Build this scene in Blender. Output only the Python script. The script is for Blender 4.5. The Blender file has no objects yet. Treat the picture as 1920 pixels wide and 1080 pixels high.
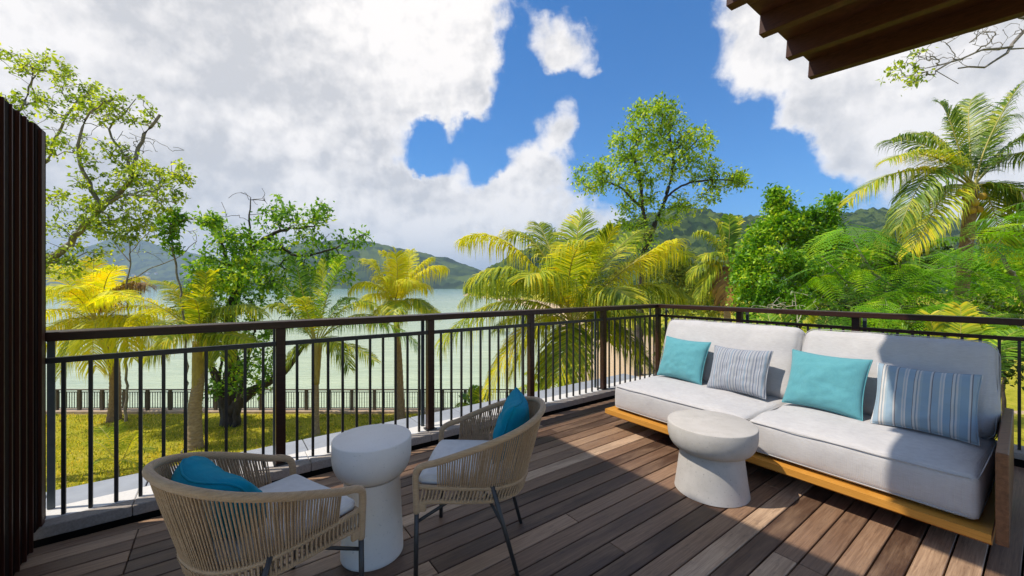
import bpy, math, random
import numpy as np
from mathutils import noise as mnoise, Vector

random.seed(7); rng = np.random.default_rng(7)
SC = bpy.context.scene
COL = SC.collection
R = math.radians
F, EYE, HY = 740.0, 1.31, 537.0          # focal length in photo pixels, eye height over the deck, horizon row

# ------------------------------------------------------------------ camera
cam = bpy.data.cameras.new('camera')
cam.sensor_width = 36.0
cam.lens = F / 1920 * 36
cam.shift_y = -3.0 / 1920
cam.clip_start = 0.05
cam.clip_end = 30000
camo = bpy.data.objects.new('camera', cam)
camo.location = (0, 0, EYE)
camo.rotation_euler = (R(90), 0, 0)
COL.objects.link(camo)
SC.camera = camo

# ------------------------------------------------------------------ deck directions
TH = R(53.65)                              # the long rail recedes this far right of straight ahead
UX, UY = math.sin(TH), math.cos(TH)        # along the boards
VX, VY = -UY, UX                           # across the boards, towards the sea
RZ = math.atan2(UY, UX)
def uv(u, v, z=0.0): return np.array([u*UX + v*VX, u*UY + v*VY, z])
def at(px, py, Y): return np.array([(px-960)/F*Y, Y, EYE-(py-HY)/F*Y])

# ------------------------------------------------------------------ sun, sky, exposure
S_U, S_V = 0.60, 0.30
sdir = Vector((-UX*S_U + VX*S_V, -UY*S_U + VY*S_V, 1.0)).normalized()
sun = bpy.data.lights.new('sun', 'SUN')
sun.energy = 2.55
sun.angle = R(0.55)
sun.color = (1.0, 0.93, 0.82)
suno = bpy.data.objects.new('sun', sun)
suno.rotation_euler = (-sdir).to_track_quat('-Z', 'Y').to_euler()
COL.objects.link(suno)
SC.view_settings.view_transform = 'Standard'
SC.view_settings.look = 'None'
SC.view_settings.gamma = 1.0
SC.view_settings.exposure = 1.05
SC.view_settings.use_curve_mapping = False

class NT:
    """small node-tree writer"""
    def __init__(s, tree): s.t = tree; s.n = tree.nodes; s.l = tree.links
    def new(s, typ, **kw):
        nd = s.n.new(typ)
        for k, v in kw.items(): setattr(nd, k, v)
        return nd
    def put(s, sock, val):
        if hasattr(val, 'is_output'): s.l.new(val, sock)
        elif val is not None: sock.default_value = val
    def math(s, op, a, b=None, c=None, clamp=False):
        nd = s.new('ShaderNodeMath', operation=op); nd.use_clamp = clamp
        s.put(nd.inputs[0], a)
        if b is not None: s.put(nd.inputs[1], b)
        if c is not None: s.put(nd.inputs[2], c)
        return nd.outputs[0]
    def vmath(s, op, a, b=None):
        nd = s.new('ShaderNodeVectorMath', operation=op)
        s.put(nd.inputs[0], a)
        if b is not None: s.put(nd.inputs[1], b)
        return nd
    def noise(s, vec, scale, detail=4, rough=0.55, dist=0.0):
        nd = s.new('ShaderNodeTexNoise'); s.put(nd.inputs['Vector'], vec)
        nd.inputs['Scale'].default_value = scale; nd.inputs['Detail'].default_value = detail
        nd.inputs['Roughness'].default_value = rough; nd.inputs['Distortion'].default_value = dist
        return nd
    def maprange(s, x, a, b, c, d, smooth=False):
        nd = s.new('ShaderNodeMapRange'); nd.interpolation_type = 'SMOOTHSTEP' if smooth else 'LINEAR'
        s.put(nd.inputs[0], x)
        for i, v in enumerate((a, b, c, d)): nd.inputs[i+1].default_value = v
        return nd.outputs[0]
    def mix(s, fac, a, b, mode='MIX'):
        nd = s.new('ShaderNodeMix', data_type='RGBA', blend_type=mode)
        s.put(nd.inputs[0], fac); s.put(nd.inputs[6], a); s.put(nd.inputs[7], b)
        return nd.outputs[2]
    def ramp(s, fac, stops, interp='LINEAR'):
        nd = s.new('ShaderNodeValToRGB'); cr = nd.color_ramp; cr.interpolation = interp
        while len(cr.elements) < len(stops): cr.elements.new(0.5)
        for e, (p, c) in zip(cr.elements, stops):
            e.position = p; e.color = (*c, 1) if len(c) == 3 else c
        s.put(nd.inputs[0], fac)
        return nd.outputs[0]
    def scale(s, vec, sc, loc=(0, 0, 0)):
        nd = s.new('ShaderNodeMapping'); s.put(nd.inputs[0], vec)
        nd.inputs['Scale'].default_value = sc; nd.inputs['Location'].default_value = loc
        return nd.outputs[0]

W = bpy.data.worlds.new('World'); SC.world = W; W.use_nodes = True
def build_world():
    t = NT(W.node_tree); t.n.clear()
    sky = t.new('ShaderNodeTexSky', sky_type='NISHITA')
    sky.sun_disc = False
    sky.sun_elevation = math.asin(sdir.z)
    sky.sun_rotation = math.atan2(sdir.x, sdir.y)
    sky.air_density = 1.0; sky.dust_density = 0.35; sky.ozone_density = 2.2
    d = t.new('ShaderNodeTexCoord').outputs['Generated']
    n1 = t.noise(d, 3.2, 3, 0.5).outputs['Color']
    n2 = t.noise(d, 9.0, 8, 0.65).outputs['Color']
    w1 = t.vmath('MULTIPLY', t.vmath('SUBTRACT', n1, (0.5,)*3).outputs[0], (0.11,)*3).outputs[0]
    w2 = t.vmath('MULTIPLY', t.vmath('SUBTRACT', n2, (0.5,)*3).outputs[0], (0.10,)*3).outputs[0]
    dw = t.vmath('NORMALIZE', t.vmath('ADD', t.vmath('ADD', d, w1).outputs[0], w2).outputs[0]).outputs[0]
    # cloud banks and clear gaps that the photograph shows: (pixel column, row, radius in degrees, weight)
    banks = [(250,160,22,.40),(620,160,18,.45),(800,80,10,.40),(900,110,6,.30),(480,330,16,.40),(700,400,12,.40),
             (880,400,9,.45),(965,320,6,.40),(1045,255,4.5,.60),(1065,205,3,.50),(1070,76,3.4,.86),(1145,78,3.2,.90),(1025,80,2.6,.58),
             (1350,50,7,.65),(1410,120,6,.60),(1480,150,4,.40),(1590,225,5,.60),(1690,190,7,.45),(1500,270,4,.30),(1800,170,12,.40),
             (1365,385,4.0,.60),(1120,415,5,.40),(100,300,14,.3),(1740,290,8,.35),
             (1130,170,8,-.62),(995,150,4.2,-.45),(985,40,3.5,-.8),(1220,140,8,-.65),(1240,15,6,-.55),(1120,5,4,-.45),(1290,260,8,-.65),(1380,230,4,-.35),(1440,225,3.2,-.45),
             (1430,340,6,-.60),(1540,365,6,-.85),(1250,330,7,-.5),(1130,320,4,-.4),(842,300,4.0,-1.1),(760,275,3.4,-1.1),(800,290,2.6,-.5),(895,285,2.8,-.8),(862,222,2.6,.25),(985,200,4,-.75),(940,262,3.4,-.8),
             (1190,250,5,-.45),(700,0,3,-.4),(215,215,5,-.35)]
    tot = None
    for px, py, rad, a in banks:
        c = Vector(((px-960)/F, 1.0, (HY-py)/F)).normalized()
        dt = t.vmath('DOT_PRODUCT', dw, tuple(c)).outputs['Value']
        m = t.maprange(dt, math.cos(R(rad*1.7)), math.cos(R(rad*0.3)), 0.0, a, True)
        tot = m if tot is None else t.math('ADD', tot, m)
    fb = t.noise(dw, 5.0, 3, 0.5).outputs['Fac']
    fine = t.noise(d, 17.0, 9, 0.62, 0.3).outputs['Fac']
    sh = t.vmath('ADD', d, tuple(sdir*0.022)).outputs[0]
    rl = [t.noise(q, 9.0, 8, 0.6).outputs['Fac'] for q in (d, sh)]
    relief = t.math('SUBTRACT', rl[0], rl[1])
    fld = t.math('ADD', t.math('ADD', t.math('MULTIPLY', t.math('SUBTRACT', fb, 0.5), 0.8), t.math('MULTIPLY', t.math('SUBTRACT', fine, 0.5), 1.15)), t.math('ADD', tot, 0.0))
    mask = t.math('POWER', t.maprange(fld, -0.16, 0.50, 0.0, 1.0, True), 0.85)
    # light and grey parts of the clouds
    g1 = t.noise(t.scale(d, (1, 1, 1.6), (3, 1, 0)), 2.6, 6, 0.5, 0.5).outputs['Fac']
    g2 = t.maprange(g1, 0.40, 0.58, 0.0, 1.0, True)
    thick = t.maprange(fld, 0.15, 0.8, 0.0, 0.9, True)
    grey = t.math('MULTIPLY', g2, t.math('ADD', thick, 0.15), clamp=True)
    grey = t.math('SUBTRACT', t.math('MULTIPLY', grey, 0.8), t.math('MULTIPLY', relief, 3.4), clamp=True)
    ccol = t.mix(grey, (5.8, 5.5, 5.2, 1), (3.6, 3.52, 3.5, 1))
    skyc = t.mix(1.0, sky.outputs[0], (0.085, 0.50, 0.86, 1), 'MULTIPLY')
    col = t.mix(t.math('MULTIPLY', mask, 0.97), skyc, ccol)
    bg = t.new('ShaderNodeBackground'); t.put(bg.inputs[0], col); bg.inputs[1].default_value = 0.1
    out = t.new('ShaderNodeOutputWorld'); t.l.new(bg.outputs[0], out.inputs[0])
build_world()

SC.render.engine = 'CYCLES'
cy = SC.cycles
cy.use_denoising = True
cy.max_bounces = 6; cy.diffuse_bounces = 3; cy.glossy_bounces = 3; cy.transmission_bounces = 4
cy.transparent_max_bounces = 8; cy.caustics_reflective = False; cy.caustics_refractive = False
cy.sample_clamp_indirect = 6.0

# ------------------------------------------------------------------ object helpers
def link(o): COL.objects.link(o); return o
def base_of(p):
    b = np.zeros(3)
    while p is not None:
        b = b + np.array(p.location); p = p.parent
    return b
def mesh(name, V, Fc, mats, smooth=False, mi=None):
    me = bpy.data.meshes.new(name)
    V = np.asarray(V, dtype=np.float64).reshape(-1, 3)
    if isinstance(Fc, np.ndarray):
        n, k = Fc.shape
        me.vertices.add(len(V)); me.vertices.foreach_set('co', V.astype(np.float32).ravel())
        me.loops.add(n*k); me.loops.foreach_set('vertex_index', Fc.astype(np.int32).ravel())
        me.polygons.add(n); me.polygons.foreach_set('loop_start', np.arange(0, n*k, k, dtype=np.int32))
        me.update(calc_edges=True)
    else:
        me.from_pydata(V.tolist(), [], [list(f) for f in Fc])
    if not isinstance(mats, (list, tuple)): mats = [mats]
    for m in mats: me.materials.append(m)
    if mi is not None: me.polygons.foreach_set('material_index', np.asarray(mi, dtype=np.int32))
    if smooth: me.polygons.foreach_set('use_smooth', np.ones(len(me.polygons), dtype=bool))
    me.validate(); me.update()
    return me
def obj(name, V, Fc, mats, parent=None, smooth=False, mi=None, origin=None):
    """vertices in world space; the object's origin sits at 'origin' or its parent's base"""
    V = np.asarray(V, dtype=np.float64).reshape(-1, 3)
    b = base_of(parent)
    loc = np.zeros(3) if origin is None else np.asarray(origin, dtype=float) - b
    me = mesh(name, V - b - loc, Fc, mats, smooth, mi)
    o = bpy.data.objects.new(name, me); o.location = loc
    link(o)
    if parent is not None: o.parent = parent
    return o
def thing(name, loc, label, cat, group=None):
    o = bpy.data.objects.new(name, None); o.location = loc; o.empty_display_size = 0.1
    link(o); tag(o, label, cat, group); return o
def tag(o, label, cat, group=None):
    o['label'] = label; o['category'] = cat
    if group: o['group'] = group
    return o
def structure(o, label=None):
    o['kind'] = 'structure'
    if label: o['label'] = label
    return o
def copy_tree(o, parent=None):
    c = o.copy(); COL.objects.link(c)
    if parent is not None: c.parent = parent
    for ch in list(o.children): copy_tree(ch, c)
    return c

class MB:
    """collects shapes into one mesh"""
    def __init__(s): s.v = []; s.f = []; s.m = []; s.n = 0
    def add(s, V, Fc, m=0):
        V = np.asarray(V, dtype=float).reshape(-1, 3)
        s.v.append(V); s.f += [tuple(int(i)+s.n for i in f) for f in Fc]; s.m += [m]*len(Fc); s.n += len(V)
        return s
    def box(s, c, half, ax=None, m=0, bev=0.0):
        """box by centre, half sizes and axes (rows), bevelled edges when bev > 0"""
        ax = np.eye(3) if ax is None else np.asarray(ax, dtype=float)
        V, Fc = bevel_box(half, bev)
        return s.add(np.asarray(c) + V @ ax, Fc, m)
    def tube(s, P, r, n=8, m=0, cap=True):
        V, Fc = tube(P, r, n, cap); return s.add(V, Fc, m)
    def out(s): return np.concatenate(s.v), s.f, s.m
    def build(s, name, mats, parent=None, smooth=False, origin=None):
        V, Fc, m = s.out()
        return obj(name, V, Fc, mats, parent, smooth, m if isinstance(mats, (list, tuple)) else None, origin)

def bevel_box(h, b):
    h = np.asarray(h, dtype=float)
    if b <= 0:
        V = np.array([[x, y, z] for x in (-1, 1) for y in (-1, 1) for z in (-1, 1)]) * h
        return V, [(0,1,3,2),(4,6,7,5),(0,4,5,1),(2,3,7,6),(0,2,6,4),(1,5,7,3)]
    b = min(b, h.min()*0.49)
    V = []; idx = {}
    for sx in (-1, 1):
        for sy in (-1, 1):
            for sz in (-1, 1):
                s = np.array([sx, sy, sz])
                for a in range(3):
                    p = s*h - s*b; p[a] = s[a]*h[a]
                    idx[(sx, sy, sz, a)] = len(V); V.append(p)
    Fc = []
    def q(*k): Fc.append(tuple(idx[i] for i in k))
    for a in range(3):
        o1, o2 = [i for i in range(3) if i != a]
        for sg in (-1, 1):
            ks = []
            for t1, t2 in ((-1, -1), (1, -1), (1, 1), (-1, 1)):
                s = [0, 0, 0]; s[a] = sg; s[o1] = t1; s[o2] = t2; ks.append((*s, a))
            q(*ks)
        for t1 in (-1, 1):
            for t2 in (-1, 1):
                def k(sa, fa):
                    s = [0, 0, 0]; s[a] = sa; s[o1] = t1; s[o2] = t2; return (*s, fa)
                q(k(-1, o1), k(1, o1), k(1, o2), k(-1, o2))
    for sx in (-1, 1):
        for sy in (-1, 1):
            for sz in (-1, 1): q((sx, sy, sz, 0), (sx, sy, sz, 1), (sx, sy, sz, 2))
    V = np.array(V); out = []
    for f in Fc:                                   # point all faces outwards
        c = V[list(f)].mean(0); n = np.cross(V[f[1]]-V[f[0]], V[f[2]]-V[f[0]])
        out.append(f if np.dot(n, c) > 0 else f[::-1])
    return V, out
def unit(a): 
    a = np.asarray(a, dtype=float); return a/(np.linalg.norm(a, axis=-1, keepdims=True)+1e-12)
def tube(P, r, n=8, cap=True):
    P = np.asarray(P, dtype=float); k = len(P)
    r = np.full(k, r, dtype=float) if np.isscalar(r) else np.asarray(r, dtype=float)
    T = unit(np.gradient(P, axis=0))
    ref = np.array([0, 0, 1.0]) if abs(T[0][2]) < 0.9 else np.array([1.0, 0, 0])
    N = np.zeros_like(P); x = unit(np.cross(T[0], ref))
    for i in range(k):
        x = unit(x - T[i]*np.dot(x, T[i])); N[i] = x
    B = np.cross(T, N)
    a = np.linspace(0, 2*np.pi, n, endpoint=False)
    V = (P[:, None, :] + r[:, None, None]*(np.cos(a)[None, :, None]*N[:, None, :] + np.sin(a)[None, :, None]*B[:, None, :])).reshape(-1, 3)
    Fc = [(i*n+j, i*n+(j+1) % n, (i+1)*n+(j+1) % n, (i+1)*n+j) for i in range(k-1) for j in range(n)]
    if cap:
        Fc.append(tuple(range(n))[::-1]); Fc.append(tuple((k-1)*n+j for j in range(n)))
    return V, Fc
def smooth_path(P, n=8, closed=False):
    """Catmull-Rom through the points"""
    P = np.asarray(P, dtype=float)
    Q = np.vstack([2*P[0]-P[1], P, 2*P[-1]-P[-2]])
    out = []
    for i in range(1, len(Q)-2):
        a, b, c, d = Q[i-1], Q[i], Q[i+1], Q[i+2]
        for t in np.linspace(0, 1, n, endpoint=False):
            out.append(0.5*((2*b)+(c-a)*t+(2*a-5*b+4*c-d)*t*t+(3*b-a-3*c+d)*t**3))
    out.append(P[-1]); return np.array(out)
def lathe(profile, c, n=64):
    """profile: list of (radius, z) from the bottom up"""
    pr = np.asarray(profile, dtype=float); a = np.linspace(0, 2*np.pi, n, endpoint=False)
    V = np.stack([c[0]+pr[:, 0, None]*np.cos(a), c[1]+pr[:, 0, None]*np.sin(a), c[2]+np.repeat(pr[:, 1, None], n, 1)], -1).reshape(-1, 3)
    k = len(pr)
    Fc = [(i*n+j, i*n+(j+1) % n, (i+1)*n+(j+1) % n, (i+1)*n+j) for i in range(k-1) for j in range(n)]
    Fc.append(tuple(range(n))[::-1]); Fc.append(tuple((k-1)*n+j for j in range(n)))
    return V, Fc

# ------------------------------------------------------------------ materials
M = {}
def base_mat(name):
    m = bpy.data.materials.new(name); m.use_nodes = True
    t = NT(m.node_tree); b = t.n['Principled BSDF']; return m, t, b
def simple(name, c1, c2, rough=0.6, scale=8.0, bump=0.15, bscale=60.0, stretch=(1, 1, 1), metal=0.0, spec=0.5, detail=5, bdist=0.004, pores=0.0):
    m, t, b = base_mat(name)
    co = t.scale(t.new('ShaderNodeTexCoord').outputs['Object'], stretch)
    oi = t.new('ShaderNodeObjectInfo')
    co = t.vmath('ADD', co, t.vmath('MULTIPLY', oi.outputs['Random'], (37.0, 11.0, 23.0)).outputs[0]).outputs[0]
    n = t.noise(co, scale, detail, 0.6)
    f = t.maprange(n.outputs['Fac'], 0.3, 0.7, 0, 1)
    col = t.mix(f, (*c1, 1), (*c2, 1))
    if pores:
        pf = t.maprange(t.noise(co, 95, 2, 0.5).outputs['Fac'], 0.66, 0.72, 0, pores)
        sf = t.maprange(t.noise(co, 3.5, 6, 0.7).outputs['Fac'], 0.50, 0.72, 0, pores*.45)
        col = t.mix(pf, col, tuple(x*.45 for x in c1) + (1,)); col = t.mix(sf, col, tuple(x*.66 for x in c1) + (1,))
    t.put(b.inputs['Base Color'], col)
    b.inputs['Roughness'].default_value = rough; b.inputs['Metallic'].default_value = metal
    b.inputs['Specular IOR Level'].default_value = spec
    if bump > 0:
        bn = t.noise(co, bscale, 4, 0.6)
        bp = t.new('ShaderNodeBump'); bp.inputs['Strength'].default_value = bump; bp.inputs['Distance'].default_value = bdist
        t.put(bp.inputs['Height'], bn.outputs['Fac']); t.put(b.inputs['Normal'], bp.outputs[0])
    M[name] = m; return m
def leaf_mat(name, stops, trans=0.35, rough=0.45, per='island'):
    """leaf colour varies from leaf to leaf, light also passes through"""
    m, t, b = base_mat(name)
    if per == 'island': rnd = t.new('ShaderNodeNewGeometry').outputs['Random Per Island']
    else: rnd = t.new('ShaderNodeObjectInfo').outputs['Random']
    co = t.new('ShaderNodeTexCoord').outputs['Object']
    big = t.maprange(t.noise(co, 0.9, 3).outputs['Fac'], 0.3, 0.7, -0.38, 0.38)
    fac = t.math('ADD', rnd, big, clamp=True)
    col = t.ramp(fac, stops)
    t.put(b.inputs['Base Color'], col); b.inputs['Roughness'].default_value = rough
    b.inputs['Specular IOR Level'].default_value = 0.35
    tr = t.new('ShaderNodeBsdfTranslucent')
    t.put(tr.inputs[0], t.mix(1.0, col, (1.75, 1.65, 0.6, 1), 'MULTIPLY'))
    mx = t.new('ShaderNodeMixShader'); mx.inputs[0].default_value = trans
    t.l.new(b.outputs[0], mx.inputs[1]); t.l.new(tr.outputs[0], mx.inputs[2])
    t.l.new(mx.outputs[0], t.n['Material Output'].inputs[0])
    M[name] = m; return m

def deck_mat():
    m, t, b = base_mat('deck_wood')
    co = t.new('ShaderNodeTexCoord').outputs['Object']
    oi = t.new('ShaderNodeObjectInfo').outputs['Random']
    off = t.vmath('MULTIPLY', oi, (91.0, 17.0, 53.0)).outputs[0]
    c0 = t.vmath('ADD', co, off).outputs[0]
    grain = t.noise(t.scale(c0, (2.2, 60, 60)), 2.2, 6, 0.65, 0.5).outputs['Fac']
    fine = t.noise(t.scale(c0, (6, 220, 220)), 2.0, 3, 0.6).outputs['Fac']
    wear = t.noise(t.scale(c0, (1.3, 7, 7)), 1.6, 5, 0.6).outputs['Fac']
    tone = t.ramp(oi, [(0.0, (0.085, 0.045, 0.027)), (0.25, (0.15, 0.083, 0.050)), (0.55, (0.27, 0.158, 0.093)), (0.8, (0.44, 0.28, 0.17)), (1.0, (0.66, 0.46, 0.30))])
    w = t.maprange(wear, 0.42, 0.68, 0, 1, True)
    c1 = t.mix(t.math('MULTIPLY', w, 0.55), tone, (0.30, 0.19, 0.115, 1))
    c2 = t.mix(t.maprange(grain, 0.35, 0.68, 0.0, 0.75), c1, t.mix(1.0, c1, (0.42, 0.36, 0.34, 1), 'MULTIPLY'))
    st = t.noise(t.scale(c0, (3, 9, 9), (5, 2, 1)), 3.0, 5, 0.7).outputs['Fac']
    c3 = t.mix(t.maprange(st, 0.58, 0.72, 0, 0.45), c2, (0.035, 0.023, 0.02, 1))
    t.put(b.inputs['Base Color'], c3)
    t.put(b.inputs['Roughness'], t.maprange(wear, 0.3, 0.7, 0.42, 0.62))
    b.inputs['Specular IOR Level'].default_value = 0.42
    bp = t.new('ShaderNodeBump'); bp.inputs['Strength'].default_value = 0.5; bp.inputs['Distance'].default_value = 0.0022
    t.put(bp.inputs['Height'], t.math('ADD', grain, t.math('MULTIPLY', fine, 0.5)))
    t.put(b.inputs['Normal'], bp.outputs[0])
    M['deck_wood'] = m
deck_mat()
def wood(name, c1, c2, rough, stretch, spec=0.4):
    m, t, b = base_mat(name)
    co = t.new('ShaderNodeTexCoord').outputs['Object']
    oi = t.new('ShaderNodeObjectInfo').outputs['Random']
    c0 = t.vmath('ADD', t.scale(co, stretch), t.vmath('MULTIPLY', oi, (31.0, 17.0, 53.0)).outputs[0]).outputs[0]
    g = t.noise(c0, 2.0, 6, 0.65, 0.8).outputs['Fac']
    t.put(b.inputs['Base Color'], t.mix(t.maprange(g, 0.3, 0.7, 0, 1), (*c1, 1), (*c2, 1)))
    b.inputs['Roughness'].default_value = rough; b.inputs['Specular IOR Level'].default_value = spec
    bp = t.new('ShaderNodeBump'); bp.inputs['Strength'].default_value = 0.3; bp.inputs['Distance'].default_value = 0.0015
    t.put(bp.inputs['Height'], g); t.put(b.inputs['Normal'], bp.outputs[0])
    M[name] = m
wood('rail_wood', (0.018, 0.0065, 0.004), (0.050, 0.019, 0.0115), 0.36, (1.5, 1.5, 40), 0.28)
wood('screen_wood', (0.005, 0.002, 0.0015), (0.012, 0.0045, 0.003), 0.8, (40, 40, 1.5), 0.12)
wood('screen_highlight', (0.035, 0.010, 0.005), (0.07, 0.021, 0.010), 0.5, (40, 40, 1.5), 0.2)  # redder, lighter tone that paints light onto the fin edges
wood('fence_wood', (0.075, 0.058, 0.038), (0.13, 0.10, 0.07), 0.7, (6, 6, 30), 0.2)
wood('roof_wood', (0.036, 0.012, 0.007), (0.080, 0.027, 0.015), 0.55, (6, 6, 40), 0.25)
wood('teak', (0.50, 0.215, 0.030), (0.66, 0.31, 0.055), 0.42, (3, 3, 55))
wood('teak_arm', (0.10, 0.045, 0.020), (0.22, 0.10, 0.045), 0.5, (4, 30, 30))
simple('black_steel', (0.012, 0.011, 0.011), (0.022, 0.019, 0.018), 0.42, 20, 0.05, 200)
simple('grey_steel', (0.055, 0.075, 0.085), (0.085, 0.105, 0.115), 0.45, 20, 0.05, 200, metal=0.2)
simple('leg_steel', (0.045, 0.042, 0.040), (0.06, 0.055, 0.052), 0.42, 20, 0.05, 300, metal=0.3)
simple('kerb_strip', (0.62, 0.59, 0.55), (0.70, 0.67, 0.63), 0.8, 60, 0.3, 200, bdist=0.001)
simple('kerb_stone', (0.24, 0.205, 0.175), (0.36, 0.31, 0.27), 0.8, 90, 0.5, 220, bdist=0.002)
simple('ledge_slab', (0.26, 0.275, 0.30), (0.34, 0.355, 0.38), 0.75, 6, 0.3, 120)
simple('joint_dark', (0.010, 0.008, 0.007), (0.016, 0.013, 0.011), 1.0, 6, 0, 1, spec=0.0)
simple('villa_plaster', (0.62, 0.58, 0.52), (0.70, 0.66, 0.60), 0.85, 4, 0.2, 80)
simple('white_concrete', (0.80, 0.715, 0.63), (0.86, 0.785, 0.70), 0.72, 5, 0.25, 140, bdist=0.0015, pores=0.30)
simple('cream_concrete', (0.44, 0.405, 0.365), (0.53, 0.49, 0.45), 0.75, 14, 0.35, 150, bdist=0.0015, pores=0.55)
simple('trunk_bark', (0.12, 0.085, 0.055), (0.26, 0.20, 0.14), 0.9, 14, 0.8, 30, (1, 1, 0.5), bdist=0.03)
simple('grey_bark', (0.13, 0.11, 0.085), (0.27, 0.235, 0.19), 0.9, 10, 0.8, 24, (1, 1, 0.5), bdist=0.02)
simple('dark_bark', (0.028, 0.020, 0.014), (0.075, 0.055, 0.04), 0.9, 8, 0.9, 20, (1, 1, 0.5), bdist=0.04)
simple('pale_twig', (0.42, 0.36, 0.27), (0.58, 0.52, 0.42), 0.85, 10, 0.3, 40)
simple('palm_trunk_brown', (0.20, 0.115, 0.05), (0.36, 0.23, 0.11), 0.85, 9, 0.8, 30, (2, 2, 1), bdist=0.02)
simple('palm_trunk_grey', (0.24, 0.155, 0.075), (0.46, 0.33, 0.18), 0.85, 7, 0.8, 26, (1, 1, 3), bdist=0.02)
simple('palm_shaft', (0.24, 0.175, 0.045), (0.42, 0.31, 0.07), 0.55, 5, 0.3, 20, (3, 3, 1))
simple('coconut_husk', (0.42, 0.25, 0.03), (0.62, 0.40, 0.05), 0.55, 5, 0.2, 20)
simple('plaster_far', (0.55, 0.53, 0.5), (0.65, 0.62, 0.58), 0.9, 1, 0, 1)

def fabric(name, c1, c2, thread=900.0, bump=0.35, rough=0.95, lump=0.0, sheen=None):
    m, t, b = base_mat(name)
    co = t.new('ShaderNodeTexCoord').outputs['Object']
    sx = t.new('ShaderNodeSeparateXYZ'); t.put(sx.inputs[0], co)
    def wv(s): return t.math('SINE', t.math('MULTIPLY', s, thread))
    wx, wy, wz = (wv(sx.outputs[i]) for i in range(3))
    weave = t.math('ADD', t.math('ADD', wx, wy), wz)
    slub = t.noise(t.scale(co, (30, 30, 300)), 1.0, 3).outputs['Fac']
    n = t.noise(co, 9, 5).outputs['Fac']
    f = t.math('ADD', t.math('MULTIPLY', slub, 0.6), t.math('MULTIPLY', n, 0.4))
    t.put(b.inputs['Base Color'], t.mix(t.maprange(f, 0.35, 0.65, 0, 1), (*c1, 1), (*c2, 1)))
    b.inputs['Roughness'].default_value = rough; b.inputs['Specular IOR Level'].default_value = 0.15
    b.inputs['Sheen Weight'].default_value = 0.25
    bp = t.new('ShaderNodeBump'); bp.inputs['Strength'].default_value = bump; bp.inputs['Distance'].default_value = 0.0012
    t.put(bp.inputs['Height'], t.math('ADD', t.math('MULTIPLY', weave, 0.3), t.math('MULTIPLY', slub, 1.0)))
    if lump > 0:
        b2 = t.new('ShaderNodeBump'); b2.inputs['Strength'].default_value = lump; b2.inputs['Distance'].default_value = 0.02
        t.put(b2.inputs['Height'], t.noise(co, 7, 3, 0.5, 0.6).outputs['Fac'])
        t.put(bp.inputs['Normal'], b2.outputs[0])
    t.put(b.inputs['Normal'], bp.outputs[0])
    if sheen is not None: b.inputs['Sheen Weight'].default_value = sheen
    M[name] = m; return m, t, b
fabric('sofa_fabric', (0.47, 0.445, 0.435), (0.56, 0.535, 0.52), 1200, 0.5, lump=0.22)
fabric('chair_pad_fabric', (0.60, 0.575, 0.555), (0.70, 0.675, 0.655), 1200, 0.3)
fabric('pale_teal_fabric', (0.095, 0.30, 0.335), (0.115, 0.34, 0.375), 1500, 0.25, lump=0.35)
fabric('deep_teal_fabric', (0.002, 0.19, 0.29), (0.004, 0.24, 0.35), 1500, 0.25, lump=0.4, sheen=0.03)
fabric('seam_thread', (0.42, 0.40, 0.39), (0.48, 0.46, 0.44), 1500, 0.1)
fabric('rope', (0.37, 0.24, 0.13), (0.52, 0.35, 0.205), 900, 0.7)
def striped(name, base, cols, period):
    m, t, b = fabric(name, base, base, 1500, 0.25, lump=0.3)
    co = t.new('ShaderNodeTexCoord').outputs['Object']
    sx = t.new('ShaderNodeSeparateXYZ'); t.put(sx.inputs[0], co)
    f = t.math('FRACT', t.math('ADD', t.math('DIVIDE', sx.outputs[0], period), 10.0))
    t.put(b.inputs['Base Color'], t.ramp(f, cols, 'CONSTANT'))
striped('grey_stripe_fabric', (0.4, 0.4, 0.42),
        [(0, (0.22, 0.24, 0.28)), (.09, (0.37, 0.37, 0.39)), (.17, (0.17, 0.19, 0.24)), (.24, (0.33, 0.34, 0.37)), (.33, (0.25, 0.28, 0.33)), (.41, (0.42, 0.41, 0.42)),
         (.46, (0.16, 0.18, 0.23)), (.51, (0.35, 0.36, 0.39)), (.62, (0.23, 0.28, 0.34)), (.72, (0.40, 0.39, 0.40)), (.79, (0.19, 0.21, 0.26)), (.86, (0.34, 0.35, 0.37))], 0.125)
striped('blue_stripe_fabric', (0.3, 0.4, 0.45),
        [(0, (0.27, 0.36, 0.43)), (.20, (0.58, 0.55, 0.52)), (.25, (0.20, 0.19, 0.20)), (.28, (0.31, 0.39, 0.45)), (.46, (0.56, 0.54, 0.51)), (.50, (0.40, 0.44, 0.47)),
         (.54, (0.60, 0.57, 0.54)), (.58, (0.28, 0.37, 0.44)), (.76, (0.20, 0.19, 0.20)), (.78, (0.58, 0.55, 0.51)), (.84, (0.26, 0.31, 0.35)), (.88, (0.56, 0.53, 0.50)), (.93, (0.33, 0.40, 0.44))], 0.155)

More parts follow.
